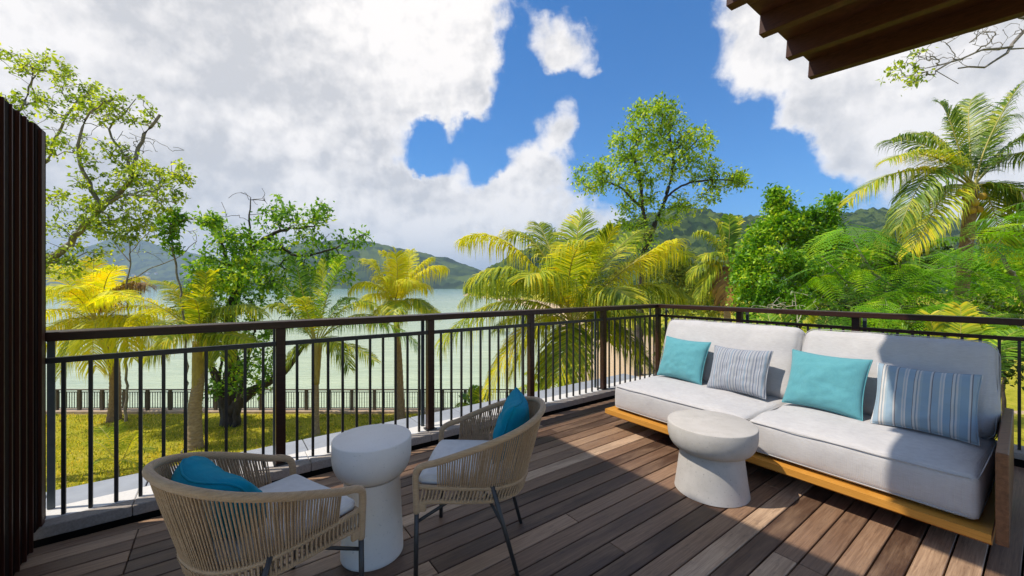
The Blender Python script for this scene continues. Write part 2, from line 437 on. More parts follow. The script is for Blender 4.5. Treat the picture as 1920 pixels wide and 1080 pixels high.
LEM = [(0, (0.446, 0.480, 0.015)), (.4, (0.614, 0.636, 0.018)), (.75, (0.781, 0.744, 0.021)), (1, (0.790, 0.600, 0.018))]
YEL = [(0, (0.405, 0.439, 0.016)), (.4, (0.562, 0.561, 0.018)), (.8, (0.675, 0.622, 0.023)), (1, (0.630, 0.525, 0.023))]
LIM = [(0, (0.181, 0.263, 0.014)), (.45, (0.333, 0.418, 0.022)), (.8, (0.575, 0.557, 0.030)), (1, (0.672, 0.557, 0.024))]
OLV = [(0, (0.118, 0.189, 0.014)), (.5, (0.275, 0.352, 0.022)), (.85, (0.512, 0.529, 0.036)), (1, (0.668, 0.595, 0.036))]
GRN = [(0, (0.074, 0.161, 0.014)), (.5, (0.154, 0.302, 0.019)), (.9, (0.310, 0.475, 0.030)), (1, (0.538, 0.604, 0.036))]
BRN = [(0, (0.16, 0.08, 0.02)), (.5, (0.32, 0.17, 0.035)), (1, (0.45, 0.27, 0.06))]
leaf_mat('frond_lemon', LEM, 0.45); leaf_mat('frond_yellow', YEL, 0.4); leaf_mat('frond_lime', LIM, 0.4); leaf_mat('frond_olive', OLV, 0.35)
leaf_mat('frond_green', GRN, 0.35); leaf_mat('frond_brown', BRN, 0.25); leaf_mat('frond_deep', [(0, (0.055, 0.125, 0.012)), (.5, (0.13, 0.23, 0.018)), (.85, (0.27, 0.35, 0.03)), (1, (0.45, 0.46, 0.06))], 0.35)
leaf_mat('grass_blade', [(0, (0.146, 0.184, 0.012)), (.5, (0.358, 0.353, 0.020)), (.85, (0.650, 0.553, 0.043)), (1, (0.812, 0.614, 0.130))], 0.35, 0.6)
leaf_mat('dry_leaf', [(0, (0.12, 0.06, 0.02)), (.6, (0.30, 0.17, 0.05)), (1, (0.50, 0.33, 0.10))], 0.2, 0.7)
leaf_mat('leaf_sparse', [(0, (0.106, 0.184, 0.016)), (.5, (0.291, 0.400, 0.029)), (.85, (0.484, 0.562, 0.040)), (1, (0.680, 0.734, 0.079))], 0.4)
leaf_mat('leaf_tall', [(0, (0.110, 0.220, 0.014)), (.5, (0.264, 0.413, 0.024)), (.85, (0.440, 0.591, 0.035)), (1, (0.660, 0.688, 0.080))], 0.42)
leaf_mat('leaf_bush', [(0, (0.073, 0.180, 0.013)), (.5, (0.156, 0.330, 0.018)), (.85, (0.291, 0.480, 0.026)), (1, (0.541, 0.620, 0.038))], 0.35)
leaf_mat('leaf_bright', [(0, (0.061, 0.173, 0.008)), (.5, (0.146, 0.333, 0.014)), (.85, (0.306, 0.493, 0.022)), (1, (0.559, 0.665, 0.040))], 0.38, 0.4)
leaf_mat('leaf_feather', [(0, (0.051, 0.165, 0.006)), (.4, (0.143, 0.343, 0.008)), (.75, (0.272, 0.495, 0.010)), (1, (0.458, 0.605, 0.015))], 0.42, 0.5, per='object')
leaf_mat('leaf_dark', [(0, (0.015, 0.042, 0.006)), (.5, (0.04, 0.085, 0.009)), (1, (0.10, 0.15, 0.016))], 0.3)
leaf_mat('leaf_under', [(0, (0.088, 0.155, 0.018)), (.5, (0.211, 0.276, 0.024)), (1, (0.486, 0.486, 0.046))], 0.3)
# ================================================================== THE SETTING
AX = np.array([[UX, UY, 0], [VX, VY, 0], [0, 0, 1.0]])          # rows: along boards, across boards, up
Z_LAWN, Z_SEA = -4.29, -5.9
Y_FENCE = 17.6

def vnoise(x, y, s, seed=0.0):
    return mnoise.noise(Vector((x*s+seed, y*s-seed, seed*0.7)))

# ---- ground: lawn, beach and the land to the right, dropping away under the sea
def coast(y):
    return float(np.interp(y, [17.0, 18.2, 24, 40, 80, 140, 220, 330, 6000], [1.2, 1.6, 2.6, 5.0, 8.0, 4.0, -12, -44, -44]))
def build_ground():
    xs = np.concatenate([[-6000, -1500, -400, -120, -60], np.arange(-40, 40.1, 1.0), [46, 54, 66, 90, 150, 300, 700, 2000, 8000]])
    ys = np.concatenate([[-3000, -400, -60, -20], np.arange(-6, 60.1, 1.0), [64, 70, 78, 90, 105, 125, 150, 180, 215, 260, 320, 420, 600, 1200, 4000, 12000]])
    ys = np.sort(np.concatenate([ys, [17.75, 17.85, 17.95]]))
    nx, ny = len(xs), len(ys)
    V = []; sand = []
    for y in ys:
        for x in xs:
            c = coast(y)
            if y <= 17.8: land = 1.0; s = 0.0
            else:
                land = min(1, max(0, (x - c + 4.0)/9.0)); s = 1.0 - min(1, max(0, (x - c - 8.0 - 2*vnoise(x, y, .15, 3))/3.0))
            if y > 17.8 and x > c: s = max(s, 0.0)
            z = -9.5 + (Z_LAWN + 9.5)*(land**0.75)
            z += 0.05*vnoise(x, y, .35, 1) if land > .9 else 0
            if y <= 17.8: s = 1.0 if (y > 17.2) else 0.0
            V.append((x, y, z)); sand.append(s)
    idx = np.arange(nx*ny).reshape(ny, nx)
    Fc = np.stack([idx[:-1, :-1], idx[:-1, 1:], idx[1:, 1:], idx[1:, :-1]], -1).reshape(-1, 4)
    m, t, b = base_mat('ground_cover')
    co = t.new('ShaderNodeTexCoord').outputs['Object']
    at_ = t.new('ShaderNodeAttribute'); at_.attribute_name = 'sand'
    n1 = t.noise(co, 0.55, 6, 0.65).outputs['Fac']; n2 = t.noise(co, 9.0, 5, 0.7).outputs['Fac']; n3 = t.noise(co, 45.0, 3, 0.7).outputs['Fac']
    g = t.ramp(t.math('ADD', t.math('MULTIPLY', n1, 0.45), t.math('MULTIPLY', n2, 0.55)),
               [(.30, (0.16, 0.18, 0.010)), (.44, (0.38, 0.36, 0.020)), (.53, (0.56, 0.48, 0.04)), (.65, (0.68, 0.53, 0.14))])
    g = t.mix(t.maprange(n3, .4, .7, 0, .5), g, (0.10, 0.13, 0.010, 1))
    sd = t.ramp(n2, [(.3, (0.50, 0.35, 0.20)), (.7, (0.64, 0.48, 0.31))])
    fac = t.maprange(t.math('ADD', at_.outputs['Fac'], t.math('MULTIPLY', t.math('SUBTRACT', n2, .5), .8)), .35, .65, 0, 1)
    t.put(b.inputs['Base Color'], t.mix(fac, g, sd)); b.inputs['Roughness'].default_value = 0.95
    b.inputs['Specular IOR Level'].default_value = 0.1
    bp = t.new('ShaderNodeBump'); bp.inputs['Strength'].default_value = 0.9; bp.inputs['Distance'].default_value = 0.05
    t.put(bp.inputs['Height'], t.math('ADD', n2, n3)); t.put(b.inputs['Normal'], bp.outputs[0])
    o = obj('ground', V, Fc, m, smooth=True)
    a = o.data.attributes.new('sand', 'FLOAT', 'POINT'); a.data.foreach_set('value', np.array(sand, dtype=np.float32))
    structure(o)
build_ground()

# ---- sea
def build_sea():
    m, t, b = base_mat('sea_water')
    co = t.new('ShaderNodeTexCoord').outputs['Object']
    n0 = t.noise(t.scale(co, (0.012, 0.05, 1)), 1.0, 4).outputs['Fac']
    c = t.ramp(n0, [(.3, (0.43, 0.50, 0.31)), (.5, (0.50, 0.565, 0.355)), (.7, (0.55, 0.60, 0.39))])
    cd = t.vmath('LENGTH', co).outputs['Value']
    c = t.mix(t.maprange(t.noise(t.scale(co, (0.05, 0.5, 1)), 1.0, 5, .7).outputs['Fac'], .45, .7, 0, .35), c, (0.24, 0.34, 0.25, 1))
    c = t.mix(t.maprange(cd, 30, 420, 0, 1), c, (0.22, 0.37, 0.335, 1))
    t.put(b.inputs['Base Color'], c); b.inputs['Roughness'].default_value = 0.16; b.inputs['IOR'].default_value = 1.33
    w1 = t.noise(t.scale(co, (0.7, 2.4, 1)), 1.3, 4, 0.6, 0.6).outputs['Fac']
    w2 = t.noise(t.scale(co, (0.12, 0.5, 1)), 1.0, 3, 0.5, 0.4).outputs['Fac']
    bp = t.new('ShaderNodeBump'); bp.inputs['Strength'].default_value = 0.5; bp.inputs['Distance'].default_value = 0.14
    t.put(bp.inputs['Height'], t.math('ADD', w1, t.math('MULTIPLY', w2, 2.0))); t.put(b.inputs['Normal'], bp.outputs[0])
    s = 12000
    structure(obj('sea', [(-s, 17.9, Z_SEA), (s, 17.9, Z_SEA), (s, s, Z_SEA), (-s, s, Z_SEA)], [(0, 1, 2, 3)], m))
build_sea()

# ---- wooded hills over the water and to the right
def hill_mat(name, stops, sc):
    m, t, b = base_mat(name)
    co = t.new('ShaderNodeTexCoord').outputs['Object']
    vo = t.new('ShaderNodeTexVoronoi'); vo.inputs['Scale'].default_value = sc; t.put(vo.inputs['Vector'], co)
    r = t.new('ShaderNodeSeparateColor'); t.put(r.inputs[0], vo.outputs['Color'])
    n = t.noise(co, sc*0.25, 5).outputs['Fac']
    f = t.math('ADD', t.math('MULTIPLY', r.outputs[0], 0.45), t.math('MULTIPLY', n, 0.6))
    t.put(b.inputs['Base Color'], t.ramp(f, stops)); b.inputs['Roughness'].default_value = 1.0; b.inputs['Specular IOR Level'].default_value = 0.0
    bp = t.new('ShaderNodeBump'); bp.inputs['Strength'].default_value = 1.0; bp.inputs['Distance'].default_value = 1.5
    t.put(bp.inputs['Height'], t.noise(co, sc*4, 4, .7).outputs['Fac']); t.put(b.inputs['Normal'], bp.outputs[0])
    return m
HG = [(.30, (0.012, 0.030, 0.008)), (.5, (0.036, 0.066, 0.013)), (.70, (0.09, 0.125, 0.022))]
def hill(name, ridge, d_base, d_ridge, crown, amp, m, nx, ny, seed, rough=0.06):
    """ridge: (pixel column, row) of the skyline; slopes down towards the viewer and away behind"""
    rp = np.array(ridge, dtype=float); cols = np.linspace(rp[0, 0], rp[-1, 0], nx)
    rows = np.interp(cols, rp[:, 0], rp[:, 1])
    V = []
    zb = Z_SEA - 1.0
    for j in range(ny):
        s = j/(ny-1)*1.35                      # past 1 is the far side
        for c, r in zip(cols, rows):
            dx = (c-960)/F
            db = d_base*(1 + 0.10*vnoise(c*.01, 0, 1, seed)); D = db + (d_ridge-db)*s
            x, y = dx*D, D
            zr = EYE + (HY-r)/F*d_ridge
            q = min(s, 1.0)
            prof = math.sin(min(1.0, q)*math.pi/2)**1.15 if s <= 1 else 1 - (s-1)*1.4
            big = vnoise(x, y, 2.2/d_ridge*3, seed+5)*0.16*math.sin(math.pi*min(1, q))
            z = zb + (zr-zb)*max(0.0, prof + big)
            d = mnoise.voronoi(Vector((x/crown, y/crown, seed)))[0]
            z += amp*(0.75-d[0]) * min(1.0, q*12) + amp*.5*vnoise(x, y, 0.5/crown, seed)*min(1.0, q*6)
            V.append((x, y, z))
    idx = np.arange(nx*ny).reshape(ny, nx)
    Fc = np.stack([idx[:-1, :-1], idx[:-1, 1:], idx[1:, 1:], idx[1:, :-1]], -1).reshape(-1, 4)
    return structure(obj(name, V, Fc, m, smooth=True))
hm = hill_mat('hill_wood', HG, 0.09); hm2 = hill_mat('hill_wood_far', HG, 0.03)
far_hill = hill('hill', [(-700,500),(-300,470),(-60,462),(60,470),(110,474),(155,466),(213,449),(240,448),(267,453),(311,466),(355,474),(420,487),(480,500),(540,515),(600,534)],
     2300, 3000, 40, 9, hm2, 300, 44, 2.0)
hill('hill', [(300,536),(380,512),(450,490),(500,473),(528,464),(570,453),(600,455),(640,452),(695,457),(741,469),(775,474),(801,479),(838,485),(870,497),(900,508),(930,522),(960,538)],
     1150, 1500, 22, 7, hm2, 260, 44, 9.0)
hill('hill', [(872,539),(890,528),(915,512),(950,493),(1000,478),(1060,462),(1120,448),(1180,428),(1244,413),(1267,409),(1304,414),(1335,417),(1387,420),(1440,421),(1520,416),(1591,411),(1633,406),(1670,407),(1740,420),(1850,440),(2000,450),(2400,460)],
     300, 640, 11, 11.0, hm, 460, 110, 4.0)

# ---- little white houses on the far shore
def build_houses():
    from mathutils.bvhtree import BVHTree
    me = far_hill.data; off = Vector(far_hill.location)
    bv = BVHTree.FromPolygons([v.co + off for v in me.vertices], [tuple(p.vertices) for p in me.polygons])
    g = random.Random(4)
    for k in range(16):
        px, py = g.uniform(235, 480), g.uniform(512, 534)
        d = Vector(((px-960)/F, 1.0, (HY-py)/F)).normalized()
        h = bv.ray_cast(Vector((0, 0, EYE)), d)[0]
        if h is None: continue
        a = g.uniform(-.5, .5); ax = np.array([[math.cos(a), math.sin(a), 0], [-math.sin(a), math.cos(a), 0], [0, 0, 1.0]])
        w, dp, ht = g.uniform(6, 10), g.uniform(5, 7), g.uniform(3, 4.5)
        t = thing('house', (h.x, h.y, h.z), 'tiny pale house among the trees on the far shore', 'house', 'houses on the far shore')
        c = np.array(h)
        obj('wall', *bx(c+(0, 0, ht-1), (w, dp, ht+1), 0, ax), M['plaster_far'], t)
        e = 0.8; z0, z1 = 2*ht+.02, 2*ht+3.2
        R_ = np.array([(-w-e, -dp-e, z0), (w+e, -dp-e, z0), (w+e, dp+e, z0), (-w-e, dp+e, z0), (-w*.6, 0, z1), (w*.6, 0, z1)]) @ ax + c
        obj('roof', R_, [(0, 1, 5, 4), (1, 2, 5), (2, 3, 4, 5), (3, 0, 4), (3, 2, 1, 0)], M['roof_far'], t)
simple('roof_far', (0.20, 0.10, 0.07), (0.34, 0.20, 0.15), 0.9, 1, 0, 1)

# ---- deck: every board laid on its own
def build_deck():
    core = obj('deck', *bx(uv(1.95, 1.2, -0.06), (2.75, 1.83, 0.025)), M['joint_dark'])
    structure(core)
    pitch, gap = 0.1055, 0.0075
    r = random.Random(3)
    v_top = 1.020 + 19*pitch
    n = 0
    for k in range(36):
        vb = v_top - (k+1)*pitch; w_ = pitch if k else pitch-0.012; vc = vb + w_/2
        cuts = [-0.80]
        if 2.45 < vc < 2.95: cuts += [-0.362]
        elif vc >= 2.95: cuts += [1.1]
        else: cuts += [-0.80 + r.choice([0.9, 1.6, 2.4, 3.0])]
        while cuts[-1] < 4.6:
            nx = cuts[-1] + r.choice([2.8, 3.3, 3.9, 4.5])
            cuts.append(min(nx, 4.66) if nx < 4.3 else 4.66)
        for a, b in zip(cuts[:-1], cuts[1:]):
            L = b-a
            if L < 0.05: continue
            V, Fc = bevel_box(((L-0.004)/2, (w_-gap)/2, 0.013), 0.0028)
            me = mesh('plank', V, Fc, M['deck_wood'])
            o = bpy.data.objects.new('plank', me); link(o); o.parent = core
            c = uv((a+b)/2, vc, -0.013 + r.uniform(-0.0008, 0.0008))
            o.location = c - np.array(core.location); o.rotation_euler = (r.uniform(-.004, .004), 0, RZ)
            n += 1
def bx(c, h, bev=0.0, ax=AX):
    V, Fc = bevel_box(h, bev); return np.asarray(c) + V @ ax, Fc
build_deck()
build_houses()

# ---- kerb round the deck: stone coping on a recessed upstand
def build_kerb():
    mb = MB()
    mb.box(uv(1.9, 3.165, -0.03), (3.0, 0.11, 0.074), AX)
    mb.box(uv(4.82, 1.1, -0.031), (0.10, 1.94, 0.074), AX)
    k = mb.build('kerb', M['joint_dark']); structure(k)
    r = random.Random(5)
    u = -1.3
    while u < 4.9:
        L = 0.9 if u + 0.9 < 4.6 else 4.945-u
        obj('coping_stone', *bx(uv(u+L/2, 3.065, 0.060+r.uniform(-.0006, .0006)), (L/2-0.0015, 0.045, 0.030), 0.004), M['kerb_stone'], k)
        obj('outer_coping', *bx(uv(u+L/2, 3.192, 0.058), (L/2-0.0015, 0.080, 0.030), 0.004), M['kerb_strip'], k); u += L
    v = 3.018
    while v > -0.9:
        L = 0.9
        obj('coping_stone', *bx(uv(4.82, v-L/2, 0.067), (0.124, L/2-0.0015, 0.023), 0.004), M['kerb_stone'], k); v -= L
build_kerb()

# ---- ledge of grey slabs outside the kerb, on top of the storey below
body = obj('house_base', *bx(uv(1.2, 0.4, -2.215), (3.55, 3.30, 2.085)), M['villa_plaster']); structure(body)
lg = obj('ledge', *bx(uv(1.53, 3.53, -0.075), (3.38, 0.27, 0.054)), M['joint_dark']); structure(lg)
u = -1.84
while u < 4.85:
    L = min(0.48, 4.9-u)
    obj('slab', *bx(uv(u+L/2, 3.53, -0.0095), (L/2-0.004, 0.256, 0.0095), 0.003), M['ledge_slab'], lg); u += L

# ---- unseen pale slab added to shade the near deck and bounce light, on posts
structure(obj('shade_slab', *bx(uv(-1.65, 2.575, 3.80), (1.65, 1.175, 0.09)), M['villa_plaster']))
for v_ in (1.6, 2.2): structure(obj('shade_slab_post', *bx(uv(-1.25, v_, 1.845), (0.09, 0.09, 1.845)), M['villa_plaster']))

# ---- timber screen at the left
sc = thing('slatted_screen', uv(-0.735, 2.2, 0.09), 'tall dark timber screen of upright fins standing at the left end of the railing', 'screen')
r = random.Random(8)
v = 2.95
obj('slat', *bx(uv(-0.777, 3.045, 1.105), (0.035, 0.075, 1.015), 0.004), M['screen_wood'], sc)
while v > 2.33:
    obj('slat', *bx(uv(-0.795+r.uniform(-.003, .003), v-0.028, 1.06+r.uniform(-.003, .003)), (0.040, 0.028, 1.06), 0.004), M['screen_wood'], sc)
    obj('highlight_strip', *bx(uv(-0.752, v+0.0045, 1.06), (0.007, 0.004, 1.055)), M['screen_highlight'], sc)  # added strip, its colour stands in for the fin's lit edge
    v -= 0.080
obj('highlight_strip', *bx(uv(-0.736, 3.03, 1.10), (0.006, 0.022, 1.0)), M['screen_highlight'], sc)  # added strip, coloured as the lit face of the end slat
obj('backing_board', *bx(uv(-0.862, 2.70, 1.09), (0.008, 0.40, 1.0)), M['screen_wood'], sc)

# ---- eave overhead
def build_roof():
    rf = thing('timber_eave', uv(2.2, 0.1, 3.53), 'dark brown timber eave with rows of beams jutting over the sofa corner', 'roof')
    v1, v0, z0 = 1.512, -1.3, 3.53
    def tilt(v): return z0 - 0.062*(v1-v)
    ax = np.array([AX[0], unit(AX[1] + np.array([0, 0, 0.062])), [0, 0, 1.0]]); ax[2] = np.cross(ax[0], ax[1])
    L = (v1-v0)/2; vm = (v1+v0)/2
    for k in range(8):
        uu = 5.105 - 0.045 - 0.598*k
        obj('beam', *bx(uv(uu, vm, tilt(vm)+0.085), (0.045, L, 0.085), 0.003, ax), M['roof_wood'], rf)
    for k in range(15):                                   # soffit boards between roof and beams
        uu = 5.117 - 0.150 - 0.299*k
        obj('soffit_board', *bx(uv(uu, vm, tilt(vm)+0.196), (0.148, L, 0.025), 0.002, ax), M['roof_wood'], rf)
    obj('roof_deck', *bx(uv(2.9, vm-0.03, tilt(vm)+0.285), (2.2, L, 0.06), 0.004, ax), M['roof_wood'], rf)
build_roof()

# ---- railing of the terrace
def build_railing():
    rl = thing('terrace_railing', uv(2.0, 3.14, 0.09), 'dark timber and black steel railing that turns the corner of the terrace', 'railing')
    # timber top rail: one length along the boards, one along the sofa
    obj('top_rail', *bx(uv(1.93, 3.165, 1.046), (2.92, 0.075, 0.024), 0.004), M['rail_wood'], rl)
    obj('top_rail', *bx(uv(4.775, 1.045, 1.046), (0.075, 2.043, 0.024), 0.004), M['rail_wood'], rl)
    obj('mid_rail', *bx(uv(1.93, 3.135, 0.917), (2.92, 0.02, 0.0145), 0.003), M['black_steel'], rl)
    obj('mid_rail', *bx(uv(4.795, 1.03, 0.917), (0.02, 2.08, 0.0145), 0.003), M['rail_wood'], rl)
    def post(u, v, m='rail_wood'):
        obj('post', *bx(uv(u, v, 0.556), (0.029, 0.029, 0.466), 0.003), M[m], rl)
    bay = 1.111
    for k in range(-1, 5): post(0.327 + bay*k, 3.139)
    for k in range(1, 4): post(4.80, 3.139 - 1.035*k)
    for k in range(0, 5): obj('base_plate', *bx(uv(0.327+bay*k, 3.139, 0.0945), (0.043, 0.043, 0.004), 0.001), M['black_steel'], rl)
    def stan(u, v, a): obj('stanchion', *bx(uv(u, v, 0.556), (0.006, 0.015, 0.466) if a else (0.015, 0.006, 0.466), 0.001), M['grey_steel'], rl)
    for k in range(-1, 5): stan(0.327 + bay*k + (0.03 if k == -1 else -0.02), 3.247, False)
    for k in range(0, 4): stan(4.905, 3.10 - 1.035*k, True)
    bmesh_ = bevel_box((0.0085, 0.0085, 0.4065), 0.0015)
    me = mesh('baluster', bmesh_[0] @ AX, bmesh_[1], M['black_steel'])
    def bal(u, v):
        o = bpy.data.objects.new('baluster', me); link(o); o.parent = rl
        o.location = uv(u, v, 0.4965) - np.array(rl.location)
    for k in range(-1, 4):
        u0 = 0.327 + bay*k
        for j in range(1, 11): bal(u0 + bay*j/11, 3.135)
    for k in range(0, 3):
        for j in range(1, 11): bal(4.795, 3.139 - 1.035*(k + j/11))
build_railing()

# ---- fence at the edge of the lawn, with its sandy border
structure(obj('garden_border', *bx((-9.5, Y_FENCE, Z_LAWN+0.03), (11.2, 0.22, 0.06), 0.01, np.eye(3)), 
          simple('border_stone', (0.36, 0.25, 0.16), (0.52, 0.39, 0.27), 0.9, 3, 0.4, 20)))
def build_fence():
    fz = Z_LAWN + 0.09
    fn = thing('lawn_fence', (-9.5, Y_FENCE, fz), 'long dark low fence between the lawn and the green water', 'fence')
    x0, n, sp = -20.3, 22, 1.012
    for k in range(n):
        obj('post', *bx((x0+sp*k, Y_FENCE, fz+0.44), (0.065, 0.05, 0.46), 0.01, np.eye(3)), M['fence_wood'], fn)
    xm, hl = x0+sp*(n-1)/2, sp*(n-1)/2
    obj('top_rail', *bx((xm, Y_FENCE, fz+0.905), (hl+.1, 0.05, 0.02), 0.004, np.eye(3)), M['fence_wood'], fn)
    obj('mid_rail', *bx((xm, Y_FENCE, fz+0.80), (hl, 0.018, 0.016), 0, np.eye(3)), M['black_steel'], fn)
    obj('bottom_rail', *bx((xm, Y_FENCE, fz+0.09), (hl, 0.018, 0.016), 0, np.eye(3)), M['black_steel'], fn)
    mb = MB()
    for k in range(n-1):
        for j in range(1, 9): mb.box((x0+sp*(k+j/9), Y_FENCE, fz+0.445), (0.010, 0.010, 0.345))
    o = mb.build('balusters', M['black_steel'], fn); o['kind'] = 'stuff'
build_fence()

# ---- grass blades and fallen leaves on the lawn
def build_grass():
    g = np.random.default_rng(12); n = 26000
    Y = 8.8 + (17.2-8.8)*g.random(n)**0.8; px = g.uniform(60, 900, n); X = (px-960)/F*Y
    keep = np.array([mnoise.noise(Vector((x*.7, y*.7, 3))) > -.25 for x, y in zip(X, Y)]) | (g.random(n) < .45)
    X, Y = X[keep], Y[keep]; n = len(X)
    P = np.stack([X, Y, np.full(n, Z_LAWN+.0)], -1); a = g.uniform(0, 6.28, n); h = g.uniform(.05, .13, n); w = g.uniform(.010, .022, n)
    d = np.stack([np.cos(a), np.sin(a), np.zeros(n)], -1); l = g.normal(0, .35, (n, 3))*h[:, None]; l[:, 2] = h
    V = np.stack([P-d*w[:, None], P+d*w[:, None], P+l], 1).reshape(-1, 3); i = np.arange(n)[:, None]*3
    o = obj('grass', V, (i+[0, 1, 2]), M['grass_blade']); o['kind'] = 'stuff'; o['label'] = 'short yellow green grass of the lawn'
    n = 420; Y = g.uniform(10, 17.4, n); X = (g.uniform(80, 860, n)-960)/F*Y
    P = np.stack([X, Y, np.full(n, Z_LAWN+.05)], -1); ax = unit(g.normal(0, 1, (n, 3))*[1, 1, .25]); s = unit(np.cross(ax, [0, 0, 1.0])); L = g.uniform(.05, .13, n)[:, None]
    V = np.stack([P-ax*L*.5, P+s*L*.28, P+ax*L*.5, P-s*L*.28], 1).reshape(-1, 3); i = np.arange(n)[:, None]*4
    o = obj('fallen_leaves', V, (i+[0, 1, 2, 3]), M['dry_leaf']); o['kind'] = 'stuff'; o['label'] = 'dry fallen leaves scattered on the lawn'
build_grass()
# ================================================================== FURNITURE
def rounded_cushion(c, half, ax, rad=0.04, puff=0.03, n=(26, 20, 8), belly=0.012, seed=0, warp=0.004):
    """soft block: rounded edges, crowned top and slightly bulging sides; axes rows are (along, across, up)"""
    hx, hy, hz = half
    def grid_face(a, b, cdim, sgn):
        u_ = np.linspace(-1, 1, n[a]+1); v_ = np.linspace(-1, 1, n[b]+1)
        # crowd the lines near the edges
        u_ = np.sign(u_)*(1-(1-np.abs(u_))**1.5); v_ = np.sign(v_)*(1-(1-np.abs(v_))**1.5)
        U, Vv = np.meshgrid(u_, v_, indexing='ij')
        P = np.zeros((*U.shape, 3)); P[..., a] = U; P[..., b] = Vv; P[..., cdim] = sgn
        idx = np.arange(U.size).reshape(U.shape)
        Fq = np.stack([idx[:-1, :-1], idx[1:, :-1], idx[1:, 1:], idx[:-1, 1:]], -1).reshape(-1, 4)
        par = {(0, 1): 1, (1, 2): 1, (0, 2): -1}[(a, b)]*sgn
        return P.reshape(-1, 3), (Fq if par > 0 else Fq[:, ::-1])
    Vs, Fs, k = [], [], 0
    for a, b, cd in ((0, 1, 2), (1, 2, 0), (0, 2, 1)):
        for sg in (-1, 1):
            P, Fq = grid_face(a, b, cd, sg); Vs.append(P); Fs.append(Fq+k); k += len(P)
    P = np.concatenate(Vs); Fq = np.concatenate(Fs)
    h = np.array(half); inner = np.clip(P*h, -(h-rad), h-rad); d = P*h - inner
    dn = np.linalg.norm(d, axis=1, keepdims=True); d = np.where(dn > 1e-9, d/np.maximum(dn, 1e-9)*rad, 0)
    Q = inner + d
    x, y, z = P[:, 0], P[:, 1], P[:, 2]
    Q[:, 2] += np.clip(z, 0, 1)*puff*(1-x**4)*(1-y**4) - np.clip(-z, 0, 1)*0.3*puff*(1-x**2)*(1-y**2)
    Q[:, 0] += x*belly*(1-np.abs(z)**2)*(1-y**4); Q[:, 1] += y*belly*(1-np.abs(z)**2)*(1-x**4)
    wv = np.array([mnoise.noise(Vector((p[0]*5+seed, p[1]*5, p[2]*5))) for p in Q])
    Q *= (1 + warp*wv[:, None]/np.maximum(np.abs(Q).max(), .1))
    Q[:, 2] += wv*warp
    return np.asarray(c) + Q @ np.asarray(ax), Fq
def weld(V, Fq):
    key = np.round(V, 5); _, first, inv = np.unique(key, axis=0, return_index=True, return_inverse=True)
    inv = np.asarray(inv).reshape(-1)
    return V[first], inv[np.asarray(Fq)]

